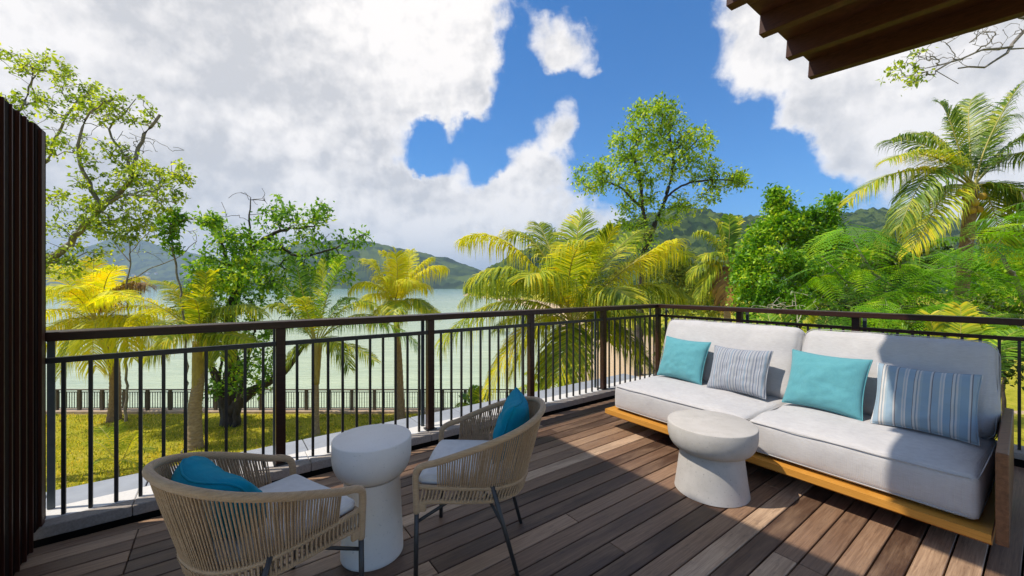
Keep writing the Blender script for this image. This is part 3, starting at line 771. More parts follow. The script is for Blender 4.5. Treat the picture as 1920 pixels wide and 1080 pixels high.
# ---- sofa
def build_sofa():
    ang = R(-1.6)                                          # turned a touch against the rail
    a = np.array([VX, VY, 0]); w = np.array([UX, UY, 0])   # a: along the sofa (away), w: towards the rail
    sf = thing('sofa', uv(3.4, 1.25, 0), 'long two seat outdoor sofa with pale grey cushions on an orange teak base', 'sofa')
    axs = np.array([a, w, [0, 0, 1.0]])                    # axes rows: along, depth, up  (left handed is fine for boxes)
    def P(u, v, z): return uv(u - 0.045*(1-v/2.4) , v, z)
    ea = unit(P(0, 2.4, 0) - P(0, 0, 0)); ew = np.array([ea[1], -ea[0], 0]); E_ = np.array([ea, ew, [0, 0, 1.0]])
    # teak platform with an undercut front edge, mitred at the open end
    prof = [(2.885, 0.168), (2.885, 0.128), (2.945, 0.098), (4.02, 0.098), (4.02, 0.168)]
    ends = []
    for v, off in ((2.455, 0.0), (0.155, 0.0)):
        ends.append([P(u, v - (0.055 if (i in (2, 3) and v > 1) else 0), z) for i, (u, z) in enumerate(prof)])
    V = np.array(ends[0]+ends[1]); k = len(prof)
    Fc = [tuple(range(k)), tuple(range(2*k-1, k-1, -1))] + [(i, k+i, k+(i+1) % k, (i+1) % k) for i in range(k)]
    obj('platform', V, Fc, M['teak'], sf)
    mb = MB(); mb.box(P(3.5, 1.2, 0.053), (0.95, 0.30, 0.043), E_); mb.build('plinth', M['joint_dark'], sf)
    an = unit(uv(3.95, 0.146, 0)-uv(2.86, 0.124, 0)); E2 = np.array([[-an[1], an[0], 0], an, [0, 0, 1.0]])
    obj('armrest', *bx(uv(3.40, 0.135, 0.342), (0.020, 0.550, 0.210), 0.004, E2), M['teak_arm'], sf)
    # seat cushions
    for i, (v0, v1) in enumerate(((1.235, 2.385), (0.190, 1.225))):
        V, Fq = weld(*rounded_cushion(P(3.375, (v0+v1)/2, 0.290), ((v1-v0)/2, 0.435, 0.108), E_, 0.028, 0.026, (44, 34, 8), 0.010, 3+i, .008))
        s = obj('seat_cushion', V, Fq, M['sofa_fabric'], sf, smooth=True)
        for zz in (0.385, 0.198):                          # stitched seam round the edge
            q = []
            for (sx, sy) in ((-1, -1), (1, -1), (1, 1), (-1, 1), (-1, -1)):
                q.append(P(3.375, (v0+v1)/2, zz) + ea*sx*((v1-v0)/2-0.002) + ew*sy*0.435)
            mbs = MB()
            for p0, p1 in zip(q[:-1], q[1:]):
                mid = np.array([p0+(p1-p0)*t for t in np.linspace(0.02, .98, 24)])
                dirn = unit(np.cross(p1-p0, [0, 0, 1.0])); 
                bulge = np.array([0.010*(1-(2*t-1)**4) for t in np.linspace(0.02, .98, 24)])
                cc = P(3.375, (v0+v1)/2, zz); sgn = np.sign(np.dot(dirn, (p0+p1)/2-cc))
                mid += dirn*sgn*(bulge[:, None]*0.55-0.0015); mbs.tube(mid, 0.0032, 5)
            mbs.build('seam', M['seam_thread'], s, True)
    # back cushions lean against the rail side
    lean = R(20)
    for i, (v0, v1) in enumerate(((1.185, 2.395), (0.185, 1.165))):
        up = unit(ew*math.sin(lean) + np.array([0, 0, math.cos(lean)])); nrm = np.cross(ea, up); nrm = nrm if np.dot(nrm, ew) < 0 else -nrm
        c = P(3.815, (v0+v1)/2, 0.665)
        V, Fq = weld(*rounded_cushion(c, ((v1-v0)/2, 0.295, 0.105), np.array([ea, up, nrm]), 0.055, 0.030, (44, 28, 8), 0.012, 11+i, .012))
        s = obj('back_cushion', V, Fq, M['sofa_fabric'], sf, smooth=True)
        mbs = MB()
        hx, hy, rr = (v1-v0)/2, 0.295, 0.055
        for zz in (0.062, -0.062):
            pts = []
            for cx, cy, a0 in ((hx-rr, hy-rr, 0), (-hx+rr, hy-rr, 90), (-hx+rr, -hy+rr, 180), (hx-rr, -hy+rr, 270)):
                for t in np.linspace(0, 90, 6):
                    x = cx+math.cos(R(a0+t))*(rr+.001); y = cy+math.sin(R(a0+t))*(rr+.001)
                    pts.append((x, y))
            pts.append(pts[0]); pts = np.array(pts); dense = []
            for p0, p1 in zip(pts[:-1], pts[1:]):
                for t in np.linspace(0, 1, max(2, int(np.linalg.norm(p1-p0)/.05)), endpoint=False): dense.append(p0+(p1-p0)*t)
            dense.append(pts[0]); dense = np.array(dense)
            fx, fy = dense[:, 0]/hx, dense[:, 1]/hy
            bx_ = dense[:, 0] + np.sign(fx)*0.0115*(1-(zz/.105)**2)*(1-np.clip(np.abs(fy), 0, 1)**4)*(np.abs(fx) > .97)
            by_ = dense[:, 1] + np.sign(fy)*0.0115*(1-(zz/.105)**2)*(1-np.clip(np.abs(fx), 0, 1)**4)*(np.abs(fy) > .97)
            mbs.tube(c + bx_[:, None]*ea + by_[:, None]*up + zz*nrm, 0.0028, 5)
        mbs.build('seam', M['seam_thread'], s, True)
    return P, ea, ew
SP, SEA, SEW = build_sofa()

def pillow(name, c, ax, w, h, th, m, label, cat='pillow', seed=0, trim=True, group=None, n=34, sagx=0.0, rnd=0.0, bend=0.0):
    """stuffed pillow in its own axes (width, height, thickness); object axes follow it so stripes run up it"""
    g = np.linspace(-1, 1, n); g = np.sign(g)*(1-(1-np.abs(g))**1.35)
    X, Y = np.meshgrid(g, g, indexing='ij')
    t = (np.clip(1-X**2, 0, 1)*np.clip(1-Y**2, 0, 1))**0.42
    px = X*(w/2)*(1 - 0.075*(1-Y**2)); py = Y*(h/2)*(1 - 0.085*(1-X**2))
    wr = np.array([[mnoise.noise(Vector((a*2.3+seed*9, b*2.3, seed))) + .5*mnoise.noise(Vector((a*5+seed, b*5, 4))) for b in g] for a in g])
    px = px*(1 - rnd*Y**4); py = py*(1 - rnd*X**4)
    py = py + sagx*X
    top = np.stack([px, py, th/2*t + 0.016*wr*t], -1); bot = np.stack([px, py, -th/2*t + 0.012*wr*t], -1)
    k = n*n; idx = np.arange(k).reshape(n, n)
    F1 = np.stack([idx[:-1, :-1], idx[1:, :-1], idx[1:, 1:], idx[:-1, 1:]], -1).reshape(-1, 4)
    top[..., 2] += bend*px**2; bot[..., 2] += bend*px**2
    V = np.concatenate([top.reshape(-1, 3), bot.reshape(-1, 3)]); Fq = np.concatenate([F1, F1[:, ::-1]+k])
    V, Fq = weld(V, Fq)
    Fq = np.array([f for f in Fq if len(set(f)) == 4])
    me = mesh(name, V, Fq, M[m], True)
    o = bpy.data.objects.new(name, me); link(o)
    from mathutils import Matrix
    ax = np.asarray(ax); o.matrix_world = Matrix(((ax[0][0], ax[1][0], ax[2][0], c[0]), (ax[0][1], ax[1][1], ax[2][1], c[1]), (ax[0][2], ax[1][2], ax[2][2], c[2]), (0, 0, 0, 1)))
    tag(o, label, cat, group)
    if trim:                                               # welt round the edge
        e = [(i, 0) for i in range(n)] + [(n-1, j) for j in range(1, n)] + [(i, n-1) for i in range(n-2, -1, -1)] + [(0, j) for j in range(n-2, -1, -1)]
        path = np.array([[px[i, j]*1.004, py[i, j]*1.004, 0.002*wr[i, j] + bend*px[i, j]**2] for i, j in e])
        Vt, Ft = tube(path, 0.0042, 6)
        p = bpy.data.objects.new('piping', mesh('piping', Vt, Ft, M[m], True)); link(p); p.parent = o
    return o
def lean_axes(v_dir_deg, lean_deg, roll=0):
    """pillow that faces the terrace from the sofa back"""
    lw = R(v_dir_deg); ea = SEA*math.cos(lw) + SEW*math.sin(lw)
    w = -ea                                                # width runs left to right as seen from the terrace
    dep = np.array([ea[1], -ea[0], 0])
    up = unit(dep*math.sin(R(lean_deg)) + np.array([0, 0, math.cos(R(lean_deg))]))
    c, s = math.cos(R(roll)), math.sin(R(roll))
    w2 = w*c + up*s; up2 = up*c - w*s
    return np.array([w2, up2, np.cross(w2, up2)])
pillow('throw_pillow', uv(3.56, 2.075, 0.612), lean_axes(4, 20, -1), 0.475, 0.40, 0.15, 'pale_teal_fabric', 'plain pale teal pillow at the railing corner end of the sofa', seed=1, group='pillows along the sofa')
pillow('throw_pillow', uv(3.50, 1.545, 0.605), lean_axes(2, 22, 1.5), 0.475, 0.385, 0.15, 'grey_stripe_fabric', 'grey and white striped pillow between the two plain teal pillows', seed=2, group='pillows along the sofa')
pillow('throw_pillow', uv(3.50, 0.955, 0.620), lean_axes(3, 22, -1), 0.475, 0.415, 0.16, 'pale_teal_fabric', 'plain pale teal pillow beside the blue striped pillow mid sofa', seed=3, group='pillows along the sofa')
pillow('throw_pillow', uv(3.475, 0.455, 0.610), lean_axes(-1, 24, 0), 0.455, 0.40, 0.16, 'blue_stripe_fabric', 'blue striped pillow leaning near the wooden sofa armrest', seed=4, group='pillows along the sofa')

# ---- side tables turned from cast concrete
def table(name, c, top, ped, m, label):
    t = thing(name, (c[0], c[1], 0), label, 'side table')
    obj('pedestal', *lathe(ped, (c[0], c[1], 0)), M[m], t, smooth=True)
    obj('table_top', *lathe(top, (c[0], c[1], 0), 80), M[m], t, smooth=True)
    for ch in t.children:
        md = ch.modifiers.new('edges', 'EDGE_SPLIT'); md.split_angle = R(50)
    return t
def bowl(r, z1, rim, zb, rb):
    pr = [(rb*0.6, zb), (rb, zb+.001)]
    z2 = z1 - rim
    for a in np.linspace(0.12, 1, 14):
        an = a*math.pi/2
        pr.append((rb + (r-rb)*math.sin(an)**0.9, zb + (z2-zb)*(1-math.cos(an))))
    pr += [(r, z1-0.006), (r-0.002, z1-0.002), (r-0.006, z1), (0.001, z1)]
    return pr
table('side_table', (-0.690, 1.952), bowl(0.186, 0.568, 0.075, 0.378, 0.105), [(0.143, 0), (0.147, 0.004), (0.147, 0.02), (0.139, 0.2), (0.132, 0.34), (0.131, 0.379)],
      'white_concrete', 'smaller and taller white side table standing between the two rope armchairs')
ped = [(0.214, 0), (0.219, 0.004)] + [(0.220 - 0.034*(z/0.25)**0.9, z) for z in np.linspace(0.015, 0.25, 10)] + [(0.186, 0.268)]
table('side_table', (1.2845, 2.546), bowl(0.262, 0.435, 0.055, 0.266, 0.185), ped,
      'cream_concrete', 'wider and lower stone grey side table standing in front of the sofa')

# ---- rope armchairs (built facing +x, then turned)
def build_chair(label):
    ch = thing('rope_armchair', (0, 0, 0), label, 'armchair', 'rope armchairs on the deck')
    half = [(0.248, 0.252, 0.315), (0.250, 0.255, 0.40), (0.251, 0.258, 0.480), (0.240, 0.263, 0.518), (0.205, 0.270, 0.540), (0.150, 0.278, 0.557), (0.05, 0.297, 0.598), (-0.08, 0.302, 0.648),
            (-0.19, 0.268, 0.686), (-0.268, 0.200, 0.712), (-0.318, 0.105, 0.730), (-0.333, 0, 0.736)]
    right = [(x, -y, z) for x, y, z in half]
    rim = smooth_path(right + [(x, y, z) for x, y, z in half[::-1][1:]], 9)
    rr = 0.0150
    mb = MB(); mb.tube(rim, rr, 12)
    # wrapped cord shows as rings on the tube
    o = mb.build('rim', M['rope'], ch, True)
    sh = [(0.243, 0.246, 0.432), (0.15, 0.246, 0.428), (0.0, 0.238, 0.423), (-0.12, 0.215, 0.419), (-0.205, 0.150, 0.416), (-0.240, 0.070, 0.415), (-0.246, 0, 0.414)]
    seat = smooth_path([(x, -y, z) for x, y, z in sh] + sh[::-1][1:], 10)
    lh = [(0.246, 0.250, 0.350), (0.20, 0.247, 0.364), (0.12, 0.243, 0.366), (0.0, 0.232, 0.362), (-0.11, 0.208, 0.360), (-0.19, 0.146, 0.358), (-0.222, 0.068, 0.357), (-0.227, 0, 0.357)]
    low = smooth_path([(x, -y, z) for x, y, z in lh] + lh[::-1][1:], 10)
    obj('seat_ring', *tube(seat, 0.0105, 10), M['rope'], ch, smooth=True)
    obj('lower_ring', *tube(low, 0.0125, 10), M['rope'], ch, smooth=True)
    fb = MB(); fb.tube([(0.243, -0.246, 0.425), (0.243, 0.246, 0.425)], 0.0125, 10); fb.build('front_bar', M['rope'], ch, True)
    def arc(P):
        d = np.concatenate([[0], np.cumsum(np.linalg.norm(np.diff(P, axis=0), axis=1))]); return d/d[-1]
    def samp(P, t):
        d = arc(P); return np.stack([np.interp(t, d, P[:, i]) for i in range(3)], -1)
    N = 216
    # cords between rim and seat ring, in slightly irregular pairs
    d = arc(rim); i0 = np.argmin(np.abs(rim[:len(rim)//2, 0]-0.145) + (rim[:len(rim)//2, 2] < .54)*9); t0 = d[i0]
    ts = t0 + (1-2*t0)*np.linspace(0, 1, N); rj = np.random.default_rng(4)
    top = samp(rim, ts); 
    dsx = arc(seat); j0 = np.argmin(np.abs(seat[:len(seat)//2, 0]-0.150)); s0 = dsx[j0]
    ss = s0 + (1-2*s0)*np.linspace(0, 1, N)
    bot = samp(seat, ss + rj.uniform(-.0012, .0012, N))
    mb = MB()
    for i in range(N):
        a, b = top[i], bot[i]
        ctr = np.array([0, 0, 0]); out = unit(np.array([a[0], a[1], 0]))
        k = 1 if i % 2 else -1
        tang = unit(samp(rim, [min(1, ts[i]+.004)])[0] - samp(rim, [max(0, ts[i]-.004)])[0])
        p0 = a + out*rr*0.9*k*0.32 + tang*0.0016*k; p1 = b + unit(np.array([b[0], b[1], 0]))*0.008*k*0.35
        mid = (p0+p1)/2 + out*rj.uniform(-.003, .002) + tang*rj.uniform(-.0022, .0022)
        mb.tube([p0+(0, 0, .006), (p0*.62+mid*.38), mid, p1-(0, 0, .004)], 0.0030, 5, cap=False)
    o = mb.build('back_cords', M['rope'], ch, True); o['kind'] = 'stuff'
    # criss-cross band between the seat ring and the lower ring
    mb = MB(); n2 = 150
    tq = np.linspace(0.012, .988, n2)
    a = samp(seat, tq); b = samp(low, tq)
    for i in range(n2-2):
        oa = unit(np.array([a[i][0], a[i][1], 0]))
        s = 1 if i % 2 else -1
        mb.tube([a[i]+oa*0.0105*s*.9, (a[i]+b[i+1])/2+oa*0.008*s, b[i+1]+oa*0.0125*s*.9], 0.0044, 5, cap=False)
    o = mb.build('band_cords', M['rope'], ch, True); o['kind'] = 'stuff'
    for sy in (-1, 1):                                     # wrapped gusset where band meets front leg
        obj('gusset', *weld(*[np.asarray(q) for q in rounded_cushion((0.226, sy*0.249, 0.345), (0.022, 0.011, 0.026), np.eye(3), 0.010, 0, (6, 6, 6), 0, 1, 0)]), M['rope'], ch, smooth=True)
        obj('leg', *tube([(0.248, sy*0.252, 0.32), (0.252, sy*0.254, 0.0)], 0.0108, 12), M['leg_steel'], ch, smooth=True)
        obj('leg', *tube([(-0.095, sy*0.226, 0.432), (-0.215, sy*0.216, 0.0)], [0.0115, 0.0095], 12), M['leg_steel'], ch, smooth=True)
        obj('brace', *tube([(0.249, sy*0.250, 0.27), (0.03, sy*0.06, 0.338), (0.0, sy*0.02, 0.345)], 0.0075, 8), M['leg_steel'], ch, smooth=True)
        obj('brace', *tube([(-0.150, sy*0.218, 0.235), (-0.03, sy*0.06, 0.338), (0.0, sy*0.02, 0.345)], 0.0075, 8), M['leg_steel'], ch, smooth=True)
    def dshape(V, m):                                      # follow the round back of the seat
        V = V.copy(); hw = np.interp(V[:, 0], [-.25, -.235, -.205, -.12, 0, .3], [.02, .075, .150, .215, .238, .245]) - m
        V[:, 1] *= np.minimum(1, np.maximum(hw, .02)/0.222); return V
    V, Fq = weld(*rounded_cushion((0.012, 0, 0.418), (0.222, 0.215, 0.008), np.eye(3), 0.006, 0, (24, 8, 2), 0, 1, 0))
    obj('seat_pan', dshape(V, .004), Fq, M['rope'], ch, smooth=True)
    V, Fq = weld(*rounded_cushion((0.022, 0, 0.446), (0.228, 0.222, 0.024), np.eye(3), 0.021, 0.014, (24, 24, 6), 0.006, 9, .003))
    obj('seat_cushion', dshape(V, .018), Fq, M['chair_pad_fabric'], ch, smooth=True)
    return ch
cA = build_chair('rope armchair seen from behind at the lower left, facing the railing')
cB = copy_tree(cA); cB['label'] = 'rope armchair in the middle of the deck with its back to the sofa'
CH = []
for c, org, fw in ((cA, (-0.938, 1.498), (0.529, 0.849)), (cB, (-0.17, 1.985), (-0.999, 0.047))):
    c.location = (org[0], org[1], 0); c.scale = (0.975, 0.975, 0.972); c.rotation_euler = (0, 0, math.atan2(fw[1], fw[0]))
    CH.append((np.array([org[0], org[1], 0.0]), np.array([fw[0], fw[1], 0.0])))
def chair_pillow(i, x, y, z, lean, w, h, th, label, seed, turn=0, roll=0, rnd=0.0, bend=0.0):
    o, f = CH[i]; l = np.array([-f[1], f[0], 0])
    c = o + f*x + l*y + np.array([0, 0, z])
    f2 = f*math.cos(R(turn)) + l*math.sin(R(turn)); l2 = np.array([-f2[1], f2[0], 0])
    wd = l2; up = unit(-f2*math.sin(R(lean)) + np.array([0, 0, math.cos(R(lean))]))
    c_, s_ = math.cos(R(roll)), math.sin(R(roll)); wd, up = wd*c_+up*s_, up*c_-wd*s_
    pillow('throw_pillow', c, np.array([wd, up, np.cross(wd, up)]), w, h, th, 'deep_teal_fabric', label, seed=seed, group='pillows in the armchairs', rnd=rnd, bend=bend)
chair_pillow(0, -0.172, 0.02, 0.565, 30, 0.42, 0.26, 0.18, 'deep teal pillow tucked in the back of the lower left rope armchair', 6, rnd=0.2, bend=1.6)
chair_pillow(1, -0.172, -0.01, 0.612, 20, 0.37, 0.30, 0.15, 'deep teal pillow standing in the middle rope armchair, seen edge on', 7, rnd=0.08, bend=1.3)
# ================================================================== PLANTS
def quad_leaves(P, ax, nr, L, wd, fold=0.15):
    """folded diamond leaves: positions, axis, normal, length, width (arrays)"""
    n = len(P); ax = unit(ax); side = unit(np.cross(ax, nr)); nr = np.cross(side, ax)
    L = L[:, None]; wd = wd[:, None]
    a = P; b = P + ax*L*0.45 + side*wd*.5 + nr*wd*fold; c = P + ax*L - nr*L*0.08; d = P + ax*L*0.45 - side*wd*.5 + nr*wd*fold
    V = np.stack([a, b, c, d], 1).reshape(-1, 3)
    i = np.arange(n)[:, None]*4
    Fc = np.concatenate([i+[0, 1, 2], i+[0, 2, 3]], 1).reshape(-1, 3)
    return V, Fc

class Tree:
    """limbs laid out by hand, twigs grown from them towards leaf clusters"""
    def __init__(s, seed):
        s.p = []; s.par = []; s.r = []; s.g = np.random.default_rng(seed); s.tw = []
    def limb(s, pts, r0, r1, step=0.22, start=None):
        P = smooth_path(pts, 10); d = np.concatenate([[0], np.cumsum(np.linalg.norm(np.diff(P, axis=0), axis=1))])
        n = max(3, int(d[-1]/step)); t = np.linspace(0, d[-1], n)
        Q = np.stack([np.interp(t, d, P[:, i]) for i in range(3)], -1)
        Q[1:-1] += s.g.normal(0, step*0.10, (n-2, 3))
        par = -1
        if s.p:
            A = np.array(s.p); j = int(np.argmin(np.linalg.norm(A-Q[0], axis=1))); par = j
        for k in range(n):
            s.p.append(Q[k]); s.par.append(par); s.r.append(r0+(r1-r0)*k/(n-1)); par = len(s.p)-1
        return s
    def grow(s, targets, r_tip=0.006, step=0.16, up=0.15, rmax=0.05):
        T = np.asarray(targets); A = np.array(s.p)
        d0 = np.array([np.linalg.norm(A-t, axis=1).min() for t in T]); order = np.argsort(d0)
        buf = np.zeros((len(A)+len(T)*40, 3)); buf[:len(A)] = A; n = len(A)
        for i in order:
            t = T[i]; D = np.linalg.norm(buf[:n]-t, axis=1) + 0.25*np.abs(buf[:n, 2]-t[2])*(buf[:n, 2] > t[2])
            j = int(np.argmin(D)); a = buf[j]; L = np.linalg.norm(t-a)
            if L < 0.03: s.tw.append((t, unit(s.g.normal(0, 1, 3)))); continue
            k = max(2, min(30, int(L/step)))
            mid = (a+t)/2 + np.array([0, 0, up*L]) + s.g.normal(0, 0.10*L, 3)
            par = j; prev = a
            for q in range(1, k+1):
                w = q/k; p = (1-w)**2*a + 2*w*(1-w)*mid + w*w*t + (s.g.normal(0, step*.16, 3) if q < k else 0)
                if n >= len(buf): break
                buf[n] = p; s.p.append(p); s.par.append(par); s.r.append(0.0); par = n; n += 1
                if q >= k-1: s.tw.append((p, unit(p-prev)))
                prev = p
        # thickness from the tips back
        N = len(s.p); m = np.zeros(N)
        ch = np.zeros(N, bool)
        for i in range(N-1, 0, -1):
            if s.par[i] >= 0: ch[s.par[i]] = True
        m[~ch] = r_tip**2.2
        for i in range(N-1, 0, -1):
            if s.par[i] >= 0: m[s.par[i]] += m[i]
        rr = np.minimum(m**(1/2.2), rmax)
        s.r = [max(a, b) if a > 0 else b for a, b in zip(s.r, rr)]
        return s
    def wood(s, sides=6):
        P = np.array(s.p); par = np.array(s.par); r = np.array(s.r); ok = np.where(par >= 0)[0]
        T = np.zeros_like(P); T[ok] = unit(P[ok]-P[par[ok]]); roots = np.where(par < 0)[0]
        for q in roots:
            k = np.where(par == q)[0]; T[q] = T[k[0]] if len(k) else (0, 0, 1)
        A, B = P[par[ok]], P[ok]; rb = r[ok]; ra = np.minimum(r[par[ok]], rb*1.35)
        Ta = T[par[ok]]; Tb = T[ok]
        same = (np.sum(Ta*Tb, 1) > 0.5)[:, None]; Ta = np.where(same, Ta, Tb)
        def fr(Tn):
            ref = np.where(np.abs(Tn[:, 2:3]) < .9, [[0, 0, 1.0]], [[1.0, 0, 0]]); x = unit(np.cross(Tn, ref)); return x, np.cross(Tn, x)
        xa, ya = fr(Ta); xb, yb = fr(Tb)
        an = np.linspace(0, 2*np.pi, sides, endpoint=False); c, sn = np.cos(an)[None, :, None], np.sin(an)[None, :, None]
        R1 = A[:, None]+ra[:, None, None]*(c*xa[:, None]+sn*ya[:, None]); R2 = B[:, None]+rb[:, None, None]*(c*xb[:, None]+sn*yb[:, None])
        V = np.concatenate([R1, R2], 1).reshape(-1, 3); i = np.arange(len(ok))[:, None, None]*2*sides
        j = np.arange(sides); q = np.stack([j, (j+1) % sides, sides+(j+1) % sides, sides+j], -1)[None]
        return V, (i+q).reshape(-1, 4)
    def leaves(s, per, L, spread, wr=0.55, droop=0.2, tw=None):
        tw = s.tw if tw is None else tw
        P = np.repeat(np.array([a for a, _ in tw]), per, 0); D = np.repeat(np.array([b for _, b in tw]), per, 0)
        n = len(P); g = s.g
        P = P + g.normal(0, spread, (n, 3))
        ax = unit(D*0.5 + g.normal(0, 0.8, (n, 3)) + [0, 0, -droop]); nr = unit(g.normal(0, 0.55, (n, 3)) + [0, 0, 1.0])
        l = L*g.uniform(.4, 1.35, n)
        return quad_leaves(P, ax, nr, l, l*wr)

def ellip(g, n, px, py, Y, rx, ry, rd, fill=0.35):
    """n points in a blob given by its place in the view (pixels), distance and depth"""
    d = unit(g.normal(0, 1, (n, 3))); rad = g.uniform(fill, 1, n)**0.6
    q = d*rad[:, None]
    Yv = Y + q[:, 1]*rd
    c = at(px, py, Y); s = Y/F
    return np.stack([c[0]+q[:, 0]*rx*s, Yv, c[2]+q[:, 2]*ry*s], -1)
def make_tree(name, base, label, cat, limbs, clusters, seed, bark, leaf, per, L, spread, r_tip=.006, step=.18, up=.12, rmax=.05, sides=6, wr=.55, bare=None, group=None):
    """limbs: ([(px,py,Y)..], r0, r1); clusters: (n, px, py, Y, rx, ry, depth)"""
    t = thing(name, base, label, cat, group)
    T = Tree(seed)
    for pts, r0, r1 in limbs: T.limb([at(*p) if len(p) == 3 else np.array(p[:3]) for p in pts], r0, r1)
    g = T.g
    tg = np.concatenate([ellip(g, *c) for c in clusters])
    if bare:
        tb = np.concatenate([ellip(g, *c) for c in bare]); nb = len(tb)
        T.grow(tb, r_tip*.8, step, up, rmax); T.tw = []
    T.grow(tg, r_tip, step, up, rmax)
    V, Fq = T.wood(sides); obj('trunk', V, Fq, M[bark], t, smooth=True)
    if per > 0:
        V, Fq = T.leaves(per, L, spread, wr); obj('crown', V, Fq, M[leaf], t)
    return t

# ---- palms
def frond_mesh(C, T, arch, n=54, lw=0.034, ll=0.30, droop=0.45, seed=0, vee=0.25, fold=1.0, twist=0.0, bare=0.16):
    """one feather leaf from the crown point C to the tip T"""
    g = np.random.default_rng(seed)
    C = np.asarray(C, float); T = np.asarray(T, float); D = T-C; Ln = np.linalg.norm(D)
    up = np.array([0, 0, 1.0]); 
    sw = unit(np.cross(D, up)+1e-6)*Ln; c1 = C + D*0.32 + up*arch*Ln*1.15 + sw*g.normal(0, .05); c2 = C + D*0.74 + up*arch*Ln*0.95 + sw*g.normal(0, .09)
    def B(t): t = t[:, None]; return (1-t)**3*C+3*t*(1-t)**2*c1+3*t*t*(1-t)*c2+t**3*T
    ts = np.linspace(0, 1, 26); S = B(ts)
    Vr, Fr = tube(S, np.linspace(0.022, 0.004, 26)*min(1.2, Ln/2.2), 5, False)
    n = int(n); gap = g.random(2*n) < .07; t = bare + (1-bare)*np.linspace(0, 1, n)**0.95
    tt = np.repeat(t, 2); sd = np.tile([-1.0, 1.0], n); tt = np.clip(tt + g.normal(0, .004, 2*n), 0, 1)
    P = B(tt); tang = unit(B(np.clip(tt+.01, 0, 1.02)) - B(tt-.01))
    side = np.cross(tang, up)
    h = np.linalg.norm(side, axis=1, keepdims=True); horiz = unit(np.cross(np.array([D[0], D[1], 0]), up)) if np.linalg.norm(D[:2]) > .05*Ln else np.array([1.0, 0, 0])
    side = np.where(h > .25, side/np.maximum(h, 1e-6), horiz)
    nrm = np.cross(side, tang)
    a = twist; side2 = side*math.cos(a)+nrm*math.sin(a); nrm = np.cross(side2, tang); side = side2
    prof = np.sin(np.pi*np.clip(0.12+0.83*(tt-bare)/(1-bare), 0, 1))**0.7*0.9 + 0.12
    l = ll*prof*g.uniform(.85, 1.12, 2*n)
    fw = 0.35 + 0.65*tt
    d0 = unit(side*sd[:, None] + tang*fw[:, None] + nrm*vee + g.normal(0, .07, (2*n, 3)))
    l = np.where(gap, l*g.uniform(.15, .55, 2*n), l); lc = l[:, None]; dr = droop*g.uniform(.6, 1.35, 2*n)[:, None]
    w = (lw*(0.55+0.45*prof))[:, None]*g.uniform(.8, 1.15, 2*n)[:, None]; wt = unit(tang - d0*np.sum(tang*d0, 1, keepdims=True))
    q1 = P + d0*lc*.42 - up*lc*dr*.12
    q2 = P + d0*lc*.76 - up*lc*dr*.48
    q3 = P + d0*lc*(1-.25*dr) - up*lc*dr*1.0
    V = np.stack([P-wt*w*.3, P+wt*w*.3, q1-wt*w*.5, q1+wt*w*.5, q2-wt*w*.36, q2+wt*w*.36, q3], 1).reshape(-1, 3)
    i = np.arange(2*n)*7; Fl = []
    for k in i: Fl += [(k, k+1, k+3, k+2), (k+2, k+3, k+5, k+4), (k+4, k+5, k+6)]
    k0 = len(Vr)
    return np.concatenate([Vr, V]), list(Fr) + [tuple(a+k0 for a in f) for f in Fl], [1]*len(Fr) + [0]*len(Fl)
STALK = simple('frond_stalk', (0.30, 0.27, 0.05), (0.46, 0.38, 0.08), 0.5, 5, 0, 1)
STALKB = simple('frond_stalk_brown', (0.25, 0.13, 0.04), (0.38, 0.21, 0.06), 0.6, 5, 0, 1)
def palm_trunk(parent, P, r0, r1, m, name='trunk', rings=26, flare=1.35, n=12, amp=0.05):
    S = smooth_path(P, 16); k = len(S); t = np.linspace(0, 1, k)
    r = r0+(r1-r0)*t; r = r*(1+(flare-1)*np.exp(-t*9)); 
    tt = np.linspace(0, 1, rings*4); S2 = np.stack([np.interp(tt, t, S[:, i]) for i in range(3)], -1); r2 = np.interp(tt, t, r)
    r2 = r2*(1 + amp*((np.arange(rings*4) % 4 == 0)*1.0 - (np.arange(rings*4) % 4 == 2)*.4))
    obj(name, *tube(S2, r2, n), M[m], parent, smooth=True)
